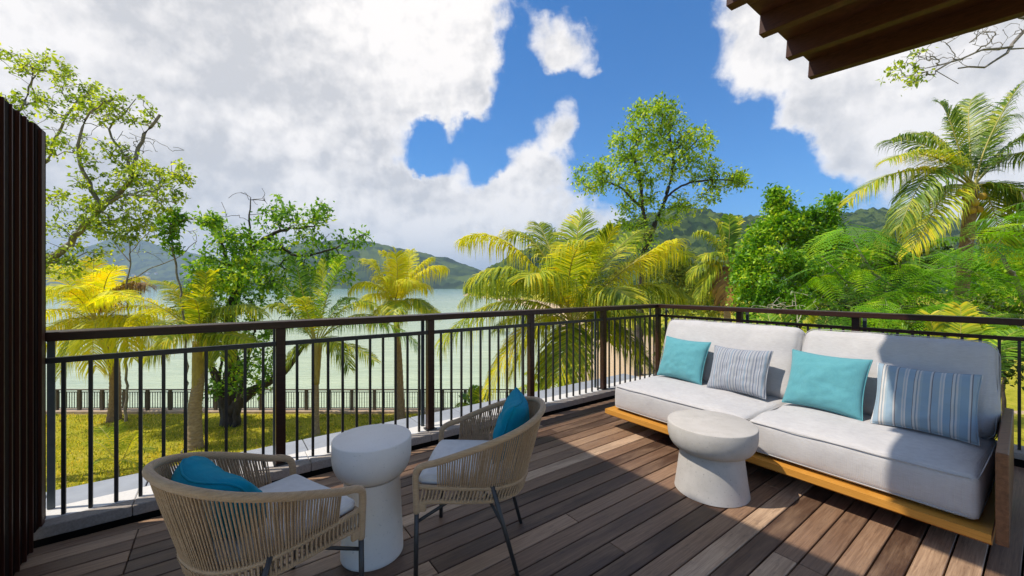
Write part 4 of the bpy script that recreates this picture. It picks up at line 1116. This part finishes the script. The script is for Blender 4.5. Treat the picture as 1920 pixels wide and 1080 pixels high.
def palm(name, base, C, Y, label, trunk, fronds, group=None, shaft=None, n=48, lw=.036, ll=.34, seed=0, cat='palm', trunk_mat='palm_trunk_grey', r=(.13, .09), fill=0, fill_len=1.6, fill_cols=('lime', 'olive'), fill_low=-0.9, droop=.5):
    """C: crown (px,py). fronds: (tip px, tip py, depth offset, arch, colour, droop)"""
    t = thing(name, base, label, cat, group)
    c = at(C[0], C[1], Y)
    if trunk: palm_trunk(t, [np.array(p) for p in trunk] + [c - np.array([0, 0, .05])], r[0], r[1], trunk_mat)
    if shaft:
        for (p0, p1, ra, rb, m) in shaft: palm_trunk(t, [np.array(p0), (np.array(p0)+np.array(p1))/2, np.array(p1)], ra, rb, m, 'crown_shaft', 5, 1.0, 10, .03)
    g = np.random.default_rng(seed+100)
    for i, f in enumerate(fronds):
        px, py, dy, arch, colr = f[:5]; dr = f[5] if len(f) > 5 else droop; tw = f[6] if len(f) > 6 else 0.0; ls = f[7] if len(f) > 7 else 1.0
        V, Fc, mi = frond_mesh(c + g.normal(0, .03, 3), at(px, py, Y+dy), arch, int(n*1.25), lw*.98, ll*ls*1.12, dr*1.1, seed*50+i, twist=tw)
        obj('frond', V, Fc, [M['frond_'+colr], STALKB if colr == 'brown' else STALK], t, mi=mi)
    for i in range(fill):
        az = i*2.399 + g.uniform(-.3, .3); el = g.uniform(fill_low, 0.9)
        d = np.array([math.cos(az)*math.cos(el), math.sin(az)*math.cos(el), math.sin(el)])*fill_len*g.uniform(.8, 1.1)
        colr = fill_cols[i % len(fill_cols)]
        V, Fc, mi = frond_mesh(c + g.normal(0, .03, 3), c + d, g.uniform(.12, .28), n, lw*.98, ll*1.1, droop*1.1, seed*50+30+i)
        obj('frond', V, Fc, [M['frond_'+colr], STALK], t, mi=mi)
    return t
def gnd(px, Y): p = at(px, 540, Y); return np.array([p[0], Y, Z_LAWN])
# big palm in the middle, close to the terrace
palm('palm_tree', gnd(1080, 9.0), (1075, 612), 8.6, 'broad yellow green palm close behind the railing in the middle of the view', [gnd(1066, 9.0), at(1066, 850, 8.9), at(1070, 715, 8.7)],
     [(864,450,.2,.30,'yellow',.9,0,.7),(884,522,-.7,.30,'olive',.8),(955,440,.5,.30,'olive',.6),(1092,398,.6,.02,'lime',.35),(1150,428,-.5,.08,'olive',.35),(1270,448,-.3,.10,'yellow',.8),
      (1205,432,1.0,.16,'olive',.5),(1285,560,.2,.28,'olive',.7),(1290,480,1.2,.22,'olive',.6),(826,640,-.2,.30,'lime',.8),(908,742,-.6,.42,'yellow',.75),(1045,712,-.9,.30,'olive',.6),(1222,690,.1,.34,'olive',.7),
      (870,560,1.0,.30,'olive',.7),(1010,420,1.2,.12,'olive',.5),(1240,620,-.6,.30,'olive',.7),(985,520,-1.5,.25,'lime',.6),(1180,560,-1.6,.3,'olive',.6),(960,700,.5,.42,'olive',.7),(1140,640,1.3,.4,'olive',.6)],
     n=92, lw=.034, ll=.74, seed=1, fill=4, fill_len=2.2, fill_low=-0.5, fill_cols=('lime','olive'), trunk_mat='palm_trunk_brown', r=(.17, .13), droop=.6)
# yellow palm on the slender brown trunk
palm('palm_tree', gnd(752, 16.6), (743, 578), 16.7, 'bright golden palm on a slender brown trunk in front of the open water', [gnd(752, 16.6), at(749, 690, 16.65), at(744, 610, 16.7)],
     [(660,540,-.4,.36,'yellow',.8),(690,486,.3,.22,'yellow',.7),(717,472,.2,.10,'yellow',.5),(738,466,-.3,.03,'yellow',.4),(808,484,.2,.18,'yellow',.6),(834,500,-.2,.26,'yellow',.9),(810,585,-.6,.35,'lime',.8),
      (695,602,-.5,.40,'yellow',.8),(770,470,.6,.08,'yellow',.5),(672,575,.8,.4,'yellow',.8),(800,540,.9,.4,'yellow',.7),(735,600,-1.6,.4,'lime',.7),(716,520,-1.2,.3,'yellow',.7),(775,530,-1.3,.3,'yellow',.7)],
     n=66, lw=.045, ll=.72, seed=2, fill=2, fill_len=2.3, fill_low=-0.3, fill_cols=('yellow','lime'), trunk_mat='palm_trunk_brown', r=(.145, .115))
# green palm with a thin trunk and yellow crown shaft
palm('palm_tree', gnd(592, 14.9), (592, 648), 14.9, 'green palm with one long frond reaching right over the water, thin trunk', [gnd(592, 14.9), at(592, 770, 14.9), at(592, 720, 14.9)],
     [(496,535,.2,.34,'green',.6),(505,575,-.4,.35,'olive',.7),(551,484,.4,.14,'green',.4),(606,488,.2,.05,'lime',.35),(640,486,-.2,.12,'green',.4),(702,575,-.3,.34,'lime',.7),(722,606,.4,.34,'olive',.7),(784,650,-.2,.30,'green',.75),
      (542,672,-.4,.42,'olive',.7),(520,620,.7,.36,'green',.7),(576,500,1.0,.1,'green',.4),(660,560,1.2,.3,'green',.6),(655,690,-.8,.42,'olive',.7),(560,560,-1.3,.3,'lime',.6)],
     shaft=[(at(592, 720, 14.9), at(596, 640, 14.9), .13, .16, 'palm_shaft')], n=62, lw=.038, ll=.64, seed=3, fill=2, fill_len=2.3, fill_low=-0.4, fill_cols=('lime','green','olive'), trunk_mat='palm_trunk_grey', r=(.12, .10))
# the sturdy palm by the left armchair
palm('palm_tree', gnd(365, 13.7), (374, 640), 13.7, 'lime green palm with a thick ringed trunk on the lawn behind the left armchair', [gnd(364, 13.7), at(366, 760, 13.7), at(372, 715, 13.7)],
     [(402,510,.2,.08,'lemon',.35),(386,512,-.3,.05,'lime',.3),(300,528,.4,.22,'lime',.5),(178,566,-.3,.26,'lemon',.6),(276,676,-.3,.40,'lime',.8),(440,578,.2,.28,'olive',.6),(492,588,-.3,.34,'olive',.7),(412,668,-.5,.5,'olive',.8),
      (330,545,1.0,.2,'lime',.5),(250,610,.8,.32,'yellow',.7),(460,640,.5,.36,'olive',.7),(360,560,-1.2,.25,'lime',.5),(310,640,-1.3,.4,'lime',.7)],
     shaft=[(at(369, 735, 13.68), at(375, 640, 13.68), .15, .22, 'palm_shaft')], n=62, lw=.042, ll=.66, seed=4, fill=3, fill_len=2.5, fill_low=-0.3, fill_cols=('lime','yellow','lime'), trunk_mat='palm_trunk_grey', r=(.21, .15))
# the yellow palm at the far left
palm('palm_tree', gnd(213, 16.4), (186, 612), 15.6, 'lemon yellow palm with orange hanging fronds beside the slatted screen', [gnd(214, 16.4), at(216, 720, 16.2), at(208, 655, 15.8)],
     [(92,496,.2,.12,'lemon',.45),(55,545,-.4,.22,'lemon',.6),(176,486,.5,.05,'lemon',.35),(274,534,-.2,.30,'brown',.9),(262,520,.3,.26,'yellow',.9),(302,608,.4,.24,'lemon',.7),(60,598,.2,.24,'lemon',.6),(70,650,-.2,.36,'yellow',.8),(112,706,-.4,.5,'lime',.8),
      (305,668,-.3,.40,'yellow',.9),(250,672,-.8,.42,'yellow',.95),(180,690,-1.3,.45,'yellow',.9),(130,655,.9,.42,'yellow',.9),(130,500,.9,.1,'lemon',.45),(220,500,-.6,.14,'lemon',.6),(140,540,-1.6,.28,'lemon',.6),(230,560,-1.5,.3,'lemon',.7),(70,560,1.2,.25,'lime',.6)],
     n=66, lw=.045, ll=.82, seed=5, fill=3, fill_len=2.6, fill_low=-0.3, fill_cols=('lemon','lime'), trunk_mat='palm_trunk_brown', r=(.19, .16))
# palm in the middle distance on the right
palm('palm_tree', gnd(1362, 22), (1362, 500), 22, 'dull olive palm farther off between the tall tree and the leafy green tree', [gnd(1366, 22), at(1364, 620, 22)],
     [(1308,436,.3,.28,'olive',.6),(1340,412,.2,.14,'olive',.4),(1366,404,-.2,.03,'green',.35),(1384,408,.5,.06,'olive',.35),(1318,482,-.4,.34,'olive',.7),(1290,520,.2,.36,'olive',.8),(1308,562,-.3,.45,'olive',.8),(1332,568,.4,.5,'olive',.8),
      (1412,450,.2,.26,'olive',.6),(1424,505,-.4,.34,'olive',.7),(1400,560,.3,.45,'olive',.8),(1362,575,-.8,.4,'brown',.8)], n=34, lw=.10, ll=.85, seed=6, r=(.2, .16))
# coconut palm on the right
cp = palm('coconut_palm', gnd(1800, 9.4), (1822, 352), 9.2, 'tall coconut palm with coconuts under its crown at the upper right', [gnd(1775, 9.4), at(1790, 700, 9.4), at(1806, 520, 9.3)],
     [(1668,262,.2,.24,'deep',.5),(1666,300,-.4,.20,'lime',.5),(1762,192,.3,.10,'deep',.4),(1822,186,.6,.02,'deep',.35),(1912,160,-.2,.06,'deep',.4),(1940,245,-.5,.16,'deep',.5),(1960,290,.3,.2,'deep',.6),
      (1590,378,.1,.26,'lime',.6),(1688,424,-.6,.42,'deep',.7),(1708,470,-.7,.26,'lime',.6),(1644,470,.5,.30,'olive',.7),(1920,380,-.5,.25,'deep',.6),(1950,430,.2,.3,'deep',.7),(1880,480,.4,.4,'olive',.7),(1720,250,1.0,.2,'olive',.5),(1880,220,1.0,.14,'deep',.4)],
     n=92, lw=.028, ll=.60, seed=7, trunk_mat='palm_trunk_brown', r=(.15, .11), droop=.55)
cpc = at(1822, 352, 9.2)
for k, (px, py, dy) in enumerate(((1812,372,-.22),(1828,380,-.26),(1842,368,-.2),(1800,362,-.12),(1822,394,-.18),(1836,392,-.05))):
    c = at(px, py, 9.2+dy)
    pr = [(0.004, -.085), (.04, -.075), (.068, -.03), (.073, .01), (.055, .055), (.025, .078), (.004, .085)]
    V, Fc = lathe(pr, (0, 0, 0), 14); th = k*1.1
    V = V @ np.array([[math.cos(.4), 0, math.sin(.4)], [0, 1, 0], [-math.sin(.4), 0, math.cos(.4)]])
    obj('coconut', V + c, Fc, M['coconut_husk'], cp, smooth=True, origin=c)
# low palms under the railing on the right
palm('low_palm', gnd(1500, 6.9), (1500, 740), 6.6, 'low palm whose frond tips rise behind the left half of the sofa', [gnd(1500, 6.9), at(1500, 900, 6.7)],
     [(1420,600,.3,.12,'green',.3),(1470,590,.2,.05,'green',.3),(1530,592,-.1,.04,'olive',.3),(1580,598,.3,.08,'green',.3),(1640,620,.1,.15,'green',.4),(1380,640,.2,.2,'green',.5),(1440,585,.9,.08,'green',.3),(1555,588,.8,.06,'green',.3)], n=44, lw=.03, ll=.32, seed=8, r=(.1, .08))
palm('low_palm', gnd(1790, 5.4), (1790, 760), 5.0, 'low palm with fresh green fronds rising behind the right end of the sofa', [gnd(1790, 5.4), at(1790, 1000, 5.1)],
     [(1690,610,.3,.14,'green',.4),(1745,590,.2,.05,'lime',.25),(1800,574,.1,.04,'lime',.25),(1850,600,-.1,.06,'green',.3),(1910,620,.1,.12,'green',.4),(1960,660,.3,.2,'green',.5),(1720,640,-.3,.2,'olive',.5),(1890,588,.8,.1,'green',.3),(1640,660,.2,.24,'green',.5)], n=50, lw=.026, ll=.32, seed=9, r=(.1, .08))
# small palms and plants near the ledge
palm('low_palm', gnd(1035, 15), (1030, 735), 13.5, 'small bushy palm at the foot of the broad yellow green palm', [gnd(1035, 15), at(1032, 800, 13.7)],
     [(985,700,.2,.2,'lime',.4),(1010,680,.1,.08,'lime',.3),(1050,682,-.1,.08,'lime',.3),(1080,706,.2,.2,'olive',.4),(970,735,-.2,.3,'olive',.5),(1090,740,-.2,.3,'lime',.5),(1030,672,.4,.04,'green',.3),(1060,720,-.6,.25,'lime',.4),(1000,730,-.5,.3,'lime',.4)], n=28, lw=.05, ll=.34, seed=10, r=(.07, .05))
palm('low_palm', gnd(893, 17.0), (893, 770), 16.8, 'small bright green plant by the lawn fence near the middle armchair', [gnd(893, 17.0), at(893, 785, 16.9)],
     [(866,740,.2,.2,'green',.4),(880,728,.1,.08,'lime',.3),(900,726,-.1,.08,'lime',.3),(918,738,.2,.2,'green',.4),(855,762,-.2,.3,'lime',.5),(930,760,-.2,.3,'green',.5),(890,724,.4,.04,'green',.3),(905,748,-.5,.25,'lime',.4)], n=20, lw=.07, ll=.36, seed=11, r=(.05, .04))
palm('young_palm', gnd(224, 11.6), (222, 868), 11.6, 'young thin palm seedling growing on the lawn at the left', [gnd(222, 11.6), at(222, 885, 11.6)],
     [(160,830,.2,.25,'lime',.5),(185,800,.3,.15,'lime',.4),(222,790,.1,.05,'lime',.3),(262,806,-.2,.15,'lime',.4),(290,846,.1,.25,'olive',.5),(170,872,-.2,.3,'lime',.5),(270,880,.2,.3,'lime',.5)], n=24, lw=.022, ll=.28, seed=12, r=(.03, .02))

# ---- broadleaf trees
make_tree('sparse_tree', tuple(gnd(-120, 11)), 'big sparse tree leaning in from the left edge with bare twigs', 'tree',
    [([(-150,1010,11.2),(-90,800,11.1),(-20,640,11),(60,520,11),(115,470,11),(190,390,11),(245,335,11),(262,270,11.1),(300,215,11.2)],.20,.035),
     ([(60,520,11),(30,420,11.2),(60,330,11.3),(90,300,11.3),(118,235,11.4),(150,180,11.4)],.09,.02),
     ([(190,390,11),(160,330,10.8),(145,280,10.7),(168,220,10.7),(195,190,10.6)],.06,.015),
     ([(-60,700,11.1),(-50,430,11.6),(0,260,11.8),(40,200,11.8),(60,150,11.8)],.12,.02),
     ([(190,390,11),(235,365,10.6),(300,370,10.4),(330,380,10.4)],.045,.012),
     ([(30,420,11.2),(90,370,11),(130,365,10.9)],.04,.012),
     ([(245,335,11),(235,290,11.3),(205,245,11.4),(255,185,11.5)],.035,.01)],
    [(26,20,115,11.8,40,16,.5),(34,90,120,11.6,45,18,.6),(30,150,170,11.4,50,30,.6),(34,110,200,11,50,30,.6),(26,185,205,11.1,35,22,.5),(34,245,205,11.2,45,25,.6),(34,105,270,10.9,45,30,.7),(30,195,290,10.8,40,30,.7),
     (40,200,345,10.8,60,35,.8),(46,130,400,10.8,70,45,.9),(46,220,400,10.7,60,35,.8),(46,270,330,10.8,50,25,.7),(40,300,370,10.5,45,30,.6),(20,335,325,10.6,14,20,.4),(56,140,450,10.9,75,45,1.0),(40,230,430,10.8,50,25,.8),(20,40,200,11.8,30,30,.6),(40,100,500,11.2,45,25,.8)],
    21, 'grey_bark', 'leaf_sparse', 7, .115, .062, r_tip=.0062, step=.16, rmax=.05, bare=[(80,215,250,11.2,85,75,.8),(50,70,200,11.5,80,65,.7),(36,290,310,11,60,65,.6)])

make_tree('leafy_tree', tuple(gnd(430, 16)), 'spreading dark trunked tree on the lawn, leafy below and twiggy on top', 'tree',
    [([(432,800,16),(430,740,16),(436,690,16),(430,620,16),(445,540,16),(470,470,16)],.34,.12),
     ([(440,765,15.9),(470,735,15.6),(505,715,15.4),(540,690,15.3),(575,640,15.3)],.24,.05),
     ([(425,800,15.9),(415,740,15.8),(400,690,15.7),(370,640,15.7)],.13,.04), ([(442,800,15.8),(452,730,15.7),(465,670,15.7),(480,610,15.6)],.15,.05), ([(420,800,16.2),(412,730,16.3),(418,660,16.3)],.10,.04),
     ([(432,780,16),(405,710,16.1),(385,640,16.2),(375,570,16.3)],.16,.05),
     ([(470,470,16),(500,445,16),(540,430,16),(590,425,16)],.10,.03),
     ([(470,470,16),(468,420,16.2),(470,370,16.3)],.06,.015),
     ([(445,540,16),(420,470,15.8),(405,430,15.7)],.10,.03),
     ([(500,445,16),(560,480,15.8),(640,460,15.6),(680,440,15.6)],.07,.02)],
    [(70,420,500,15.6,60,45,1.2),(80,455,530,15.4,70,50,1.3),(50,395,560,15.6,45,50,1.2),(40,440,450,15.6,45,25,1.0),(30,500,480,15.7,40,30,1.0),(24,560,410,15.9,50,28,.9),(14,510,400,16,35,28,.8),
     (12,600,400,15.9,24,18,.6),(20,600,480,15.7,40,40,1.0),(12,660,450,15.6,30,18,.6),(40,450,620,15.4,60,50,1.3),(40,480,690,15.2,50,50,1.2),(30,420,700,15.6,40,50,1.0),(34,540,540,15.8,40,50,1.2),(14,390,415,15.7,20,12,.5),(16,630,500,15.9,40,40,.9),(14,570,450,15.8,50,22,.9)],
    22, 'dark_bark', 'leaf_bush', 11, .18, .125, r_tip=.008, step=.22, rmax=.08, bare=[(26,470,390,16.2,60,40,.8),(10,590,420,16,50,30,.6)])

make_tree('tall_tree', tuple(gnd(1190, 25)), 'tall slender tree rising into the blue sky behind the broad palm', 'tree',
    [([(1196,760,25),(1200,600,25),(1204,500,25),(1212,440,25),(1205,390,25),(1200,340,25),(1185,280,25)],.30,.07),
     ([(1206,480,25),(1228,420,25.2),(1248,370,25.3),(1262,310,25.3),(1255,250,25.2)],.20,.05),
     ([(1248,370,25.3),(1285,345,25),(1330,338,24.8),(1380,338,24.8)],.08,.03),
     ([(1205,390,25),(1160,350,24.6),(1115,335,24.4)],.09,.03),
     ([(1262,310,25.3),(1300,270,25.5),(1320,250,25.5)],.07,.025)],
    [(60,1215,225,25,60,32,1.6),(60,1255,260,25,60,35,1.6),(60,1190,270,25,55,40,1.6),(60,1230,310,24.8,60,35,1.6),(50,1300,275,25,40,40,1.4),(50,1160,320,24.8,45,35,1.4),(50,1110,335,24.6,36,32,1.2),(40,1200,360,24.8,45,30,1.4),
     (36,1310,320,25,40,25,1.2),(30,1355,340,24.8,35,18,1.0),(34,1300,378,25,45,18,1.1),(30,1185,410,24.9,35,35,1.2),(24,1255,400,25,30,25,1.1),(36,1195,450,24.9,35,30,1.2),(20,1390,338,24.8,12,12,.4),(40,1230,205,25,50,14,1.0)],
    23, 'dark_bark', 'leaf_tall', 9, .23, .20, r_tip=.012, step=.32, rmax=.09)

make_tree('dense_tree', tuple(gnd(1500, 14.5)), 'dense bright green leafy tree behind the left half of the sofa', 'tree',
    [([(1500,790,14.5),(1500,680,14.5),(1495,600,14.5),(1480,520,14.5),(1460,440,14.5)],.22,.05),
     ([(1495,600,14.5),(1560,540,14.4),(1590,470,14.5),(1580,420,14.6)],.12,.03),
     ([(1495,600,14.5),(1440,540,14.2),(1420,470,14.2)],.12,.03)],
    [(50,1465,420,14.5,34,24,.9),(34,1462,385,14.5,18,20,.5),(40,1430,445,14.3,30,24,.8),(46,1500,440,14.6,34,24,.9),(60,1440,490,14.1,42,30,1.0),(60,1500,500,13.9,44,32,1.0),(54,1420,535,13.8,40,30,.9),(60,1470,560,13.6,48,28,1.0),
     (54,1540,520,13.8,42,30,.9),(50,1560,570,13.7,50,28,.9),(34,1545,440,14.6,28,26,.8),(22,1550,405,14.6,14,22,.4),(16,1562,382,14.6,8,14,.3),(40,1580,475,14.3,36,28,.9),(34,1400,500,14.2,22,34,.8),(40,1600,540,14.2,36,30,.9),(14,1455,366,14.5,8,10,.25),(14,1490,410,14.4,12,18,.3),(30,1400,570,13.9,26,30,.8),(16,1520,405,14.6,10,16,.3)],
    24, 'dark_bark', 'leaf_bright', 18, .15, .13, r_tip=.008, step=.22, rmax=.07)

# bare tree and twiggy shrub
make_tree('bare_tree', tuple(gnd(236, 15)), 'thin bare pale tree without leaves above the yellow palm', 'tree',
    [([(236,790,15),(238,640,15),(240,520,15),(243,470,15),(236,420,15),(238,400,15)],.05,.012), ([(243,475,15),(265,450,14.9),(285,430,14.9)],.022,.007), ([(243,490,15),(220,460,15.1),(208,440,15.1)],.022,.007),
     ([(240,525,15),(290,500,14.8),(340,478,14.7),(365,455,14.7)],.022,.007)],
    [(26,245,420,15,40,35,.5),(16,300,460,14.8,60,30,.5),(14,350,450,14.7,30,30,.4)], 25, 'grey_bark', 'leaf_sparse', 1, .10, .06, r_tip=.006, step=.18)
make_tree('leafy_sapling', tuple(gnd(330, 13)), 'slender sapling with a tuft of dark green leaves left of the leafy tree', 'tree',
    [([(345,860,13),(350,720,13),(345,600,13),(330,500,13),(322,450,13),(320,420,13)],.03,.012)],
    [(26,312,425,13,26,22,.4),(20,330,405,13,16,14,.3),(12,322,460,13,12,22,.3),(14,400,420,13.2,14,12,.3)], 26, 'grey_bark', 'leaf_bush', 8, .16, .07, r_tip=.006, step=.18)
make_tree('dead_shrub', tuple(gnd(1492, 8.6)), 'dead shrub of bare white twigs just above the sofa rail', 'shrub',
    [([(1492,1000,8.6),(1492,760,8.6),(1494,640,8.6),(1495,590,8.6)],.03,.014), ([(1494,620,8.6),(1470,575,8.5),(1455,560,8.5)],.012,.005), ([(1494,610,8.6),(1515,575,8.7),(1530,565,8.7)],.012,.005), ([(1495,590,8.6),(1496,565,8.6),(1490,548,8.6)],.012,.005)],
    [(26,1490,570,8.6,50,25,.4),(14,1440,585,8.6,40,16,.4)], 27, 'pale_twig', 'leaf_sparse', 0, .1, .05, r_tip=.0045, step=.1)
make_tree('bare_branched_tree', tuple(at(2200, 1180, 6.3)*[1, 1, 0] + [0, 0, Z_LAWN]), 'bare branch with a few yellow leaves reaching in under the eave', 'tree',
    [([(2215,1210,6.4),(2200,700,6.4),(2160,350,6.3),(2060,160,6.2),(1960,40,6.1),(1915,62,6.05),(1895,92,6),(1850,122,5.95),(1797,128,5.9)],.13,.010),
     ([(1897,88,6),(1840,92,5.9),(1790,112,5.85),(1735,128,5.8)],.020,.006), ([(1790,112,5.85),(1755,135,5.8),(1797,157,5.75)],.009,.004), ([(1960,40,6.1),(1900,30,6.2),(1870,10,6.3)],.03,.01), ([(1895,92,6),(1925,90,6.1),(1960,110,6.2)],.012,.006)],
    [(11,1692,128,5.8,26,16,.2),(5,1712,100,5.8,14,9,.15),(9,1702,150,5.75,20,14,.2),(4,1740,140,5.8,16,10,.2)], 28, 'grey_bark', 'leaf_sparse', 4, .07, .035, r_tip=.0028, step=.07, up=.05, rmax=.014,
    bare=[(90,1800,85,5.95,90,45,.3),(60,1725,125,5.8,45,35,.25),(34,1870,60,6,60,30,.3)])

# shrubs that fill the ground on the right
def shrub(px, py, Y, rx, ry, n, seed, leaf, label, L=.14, per=14):
    b = gnd(px, Y); top = at(px, py+ry*.4, Y)
    make_tree('shrub', tuple(b), label, 'shrub', [([(px, 537+(EYE-Z_LAWN)*F/Y, Y), (px, py+ry, Y), (px, py, Y)], .07, .02), ([(px, py+ry*1.4, Y), (px-rx*.5, py+ry*.3, Y)], .04, .015), ([(px, py+ry*1.4, Y), (px+rx*.5, py+ry*.3, Y)], .04, .015)],
              [(n, px, py, Y, rx, ry, rx*Y/F*.8, .1)], seed, 'dark_bark', leaf, per, L, L*.9, r_tip=.007, step=.24, rmax=.06, sides=5, group='shrubs on the bank to the right')
shrub(1262, 520, 26, 60, 60, 130, 31, 'leaf_under', 'olive shrub under the tall tree right of the broad palm', .26)
shrub(1330, 560, 24, 60, 45, 110, 32, 'leaf_under', 'olive shrub at the foot of the farther palm', .24)
shrub(1290, 655, 12, 60, 70, 110, 33, 'leaf_under', 'olive shrub seen through the balusters at the railing corner', .15)
shrub(1420, 640, 10, 90, 50, 120, 34, 'leaf_bush', 'green shrub low behind the left back cushion', .13)
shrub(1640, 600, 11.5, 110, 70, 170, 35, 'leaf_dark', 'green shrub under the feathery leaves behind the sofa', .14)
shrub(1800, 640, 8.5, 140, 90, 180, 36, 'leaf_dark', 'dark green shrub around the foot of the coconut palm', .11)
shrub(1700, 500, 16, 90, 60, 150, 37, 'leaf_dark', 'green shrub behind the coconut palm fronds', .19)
shrub(1880, 520, 13, 90, 90, 160, 38, 'leaf_bright', 'bright shrub at the right edge beyond the coconut palm', .17)
shrub(1190, 562, 48, 90, 26, 120, 40, 'leaf_under', 'olive scrub above the sand, far behind the broad palm', .45)
shrub(1300, 575, 40, 70, 26, 110, 41, 'leaf_under', 'olive scrub by the sand patch right of the broad palm', .4)
shrub(945, 545, 60, 60, 14, 90, 39, 'leaf_under', 'dark low scrub on the far point left of the broad palm', .5)

# ---- feathery flame tree leaves close to the right end of the sofa
def compound_leaf(seed, L=.50, pairs=12):
    g = np.random.default_rng(seed); V = []; Fc = []
    def add(P, f):
        k = len(V); V.extend(P); Fc.append(tuple(k+i for i in f))
    def spine(t): return np.array([t*L, 0, 0.10*L*math.sin(t*2.2) - 0.20*L*t*t])
    pts = np.array([spine(t) for t in np.linspace(0, 1, 8)]); Vt, Ft = tube(pts, np.linspace(.0035, .0012, 8), 4, False)
    V.extend(Vt); Fc.extend(Ft)
    for i in range(pairs):
        t = 0.14 + 0.86*i/(pairs-1); p = spine(t); pl = L*.34*math.sin(math.pi*(0.22+0.62*t))**.8*g.uniform(.9, 1.1)
        for s in (-1, 1):
            d = unit(np.array([.50, s, .06+g.normal(0, .05)])); fw = np.array([1.0, 0, 0]); nb = 9
            for j in range(nb):
                q = (j+1)/nb; c = p + d*pl*q + np.array([0, 0, -.22*pl*q*q]); w = pl*.085*math.sin(math.pi*(.18+.7*q))
                n2 = unit(np.cross(d, [0, 0, 1.0]))
                for s2 in (-1, 1):
                    e = n2*s2*w + d*w*.35; wd = d*pl*.040
                    add([c-wd, c+wd, c+e+wd*.7, c+e-wd*.7], (0, 1, 2, 3))
    return mesh('compound_leaf', V, Fc, M['leaf_feather'])
def build_flame_tree():
    t = thing('flame_tree', tuple(gnd(1960, 7.2)), 'feathery flame tree with flat ferny sprays at the right edge', 'tree')
    T = Tree(41)
    limbs = [([(1990,1110,7.2),(1985,800,7.2),(1960,640,7.2),(1920,560,7.1),(1880,480,7)],.11,.03), ([(1960,640,7.2),(1860,590,7),(1760,560,6.9),(1650,520,6.9),(1600,450,7)],.05,.014),
             ([(1920,560,7.1),(1930,440,7.1),(1915,360,7.2)],.04,.012), ([(1860,590,7),(1800,620,6.4),(1700,600,6.2),(1630,590,6.1)],.03,.010), ([(1650,520,6.9),(1610,540,7),(1570,520,7.1),(1540,480,7.2)],.02,.008)]
    for p, a, b in limbs: T.limb([at(*q) for q in p], a, b)
    spots = []
    g = T.g
    for n, px, py, Y, rx, ry, rd in ((6,1590,430,7.0,60,26,.4),(7,1580,490,7.0,60,45,.4),(5,1690,500,6.8,60,26,.4),(6,1720,545,6.7,60,22,.4),(7,1650,575,6.2,80,18,.35),(6,1740,585,6.1,70,20,.3),(8,1850,520,6.6,80,40,.4),(8,1870,600,6.4,70,20,.35),(7,1890,450,7.0,50,50,.4),(4,1900,385,7.2,40,30,.3),(6,1790,470,6.8,60,30,.4),(3,1540,540,7.1,50,40,.3),(4,1790,560,6.2,60,20,.3)):
        spots.append(ellip(g, n, px, py, Y, rx, ry, rd, .05))
    spots = np.concatenate(spots); T.grow(spots, .004, .14, .1, .03)
    V, Fq = T.wood(6); obj('trunk', V, Fq, M['grey_bark'], t, smooth=True)
    ms = [compound_leaf(i, .62+.08*i) for i in range(4)]
    r = random.Random(3); b = np.array(t.location)
    for p in spots:
        a0 = r.uniform(0, 6.28)
        for k in range(2):
            o = bpy.data.objects.new('compound_leaf', r.choice(ms)); link(o); o.parent = t; o.location = p - b
            o.rotation_euler = (r.uniform(-.5, .35), r.uniform(0.05, .65), a0 + k*2.6 + r.uniform(-.5, .5)); s = r.uniform(.8, 1.15); o.scale = (s, s, s)
build_flame_tree()
# ================================================================== AIR
def build_haze():
    x0, x1, y0, y1, z0, z1 = -9000, 11000, -4000, 12500, -11.0, 520.0
    V = [(x, y, z) for x in (x0, x1) for y in (y0, y1) for z in (z0, z1)]
    o = obj('haze', V, [(0,1,3,2),(4,6,7,5),(0,4,5,1),(2,3,7,6),(0,2,6,4),(1,5,7,3)], [])
    m = bpy.data.materials.new('sea_air'); m.use_nodes = True; n = m.node_tree.nodes; n.clear()
    pv = n.new('ShaderNodeVolumePrincipled'); pv.inputs['Color'].default_value = (0.62, 0.80, 1.0, 1); pv.inputs['Density'].default_value = 0.00022; pv.inputs['Anisotropy'].default_value = 0.0
    out = n.new('ShaderNodeOutputMaterial'); m.node_tree.links.new(pv.outputs[0], out.inputs['Volume'])
    o.data.materials.append(m); o['kind'] = 'stuff'; o['label'] = 'thin bluish sea air over the bay'
build_haze()
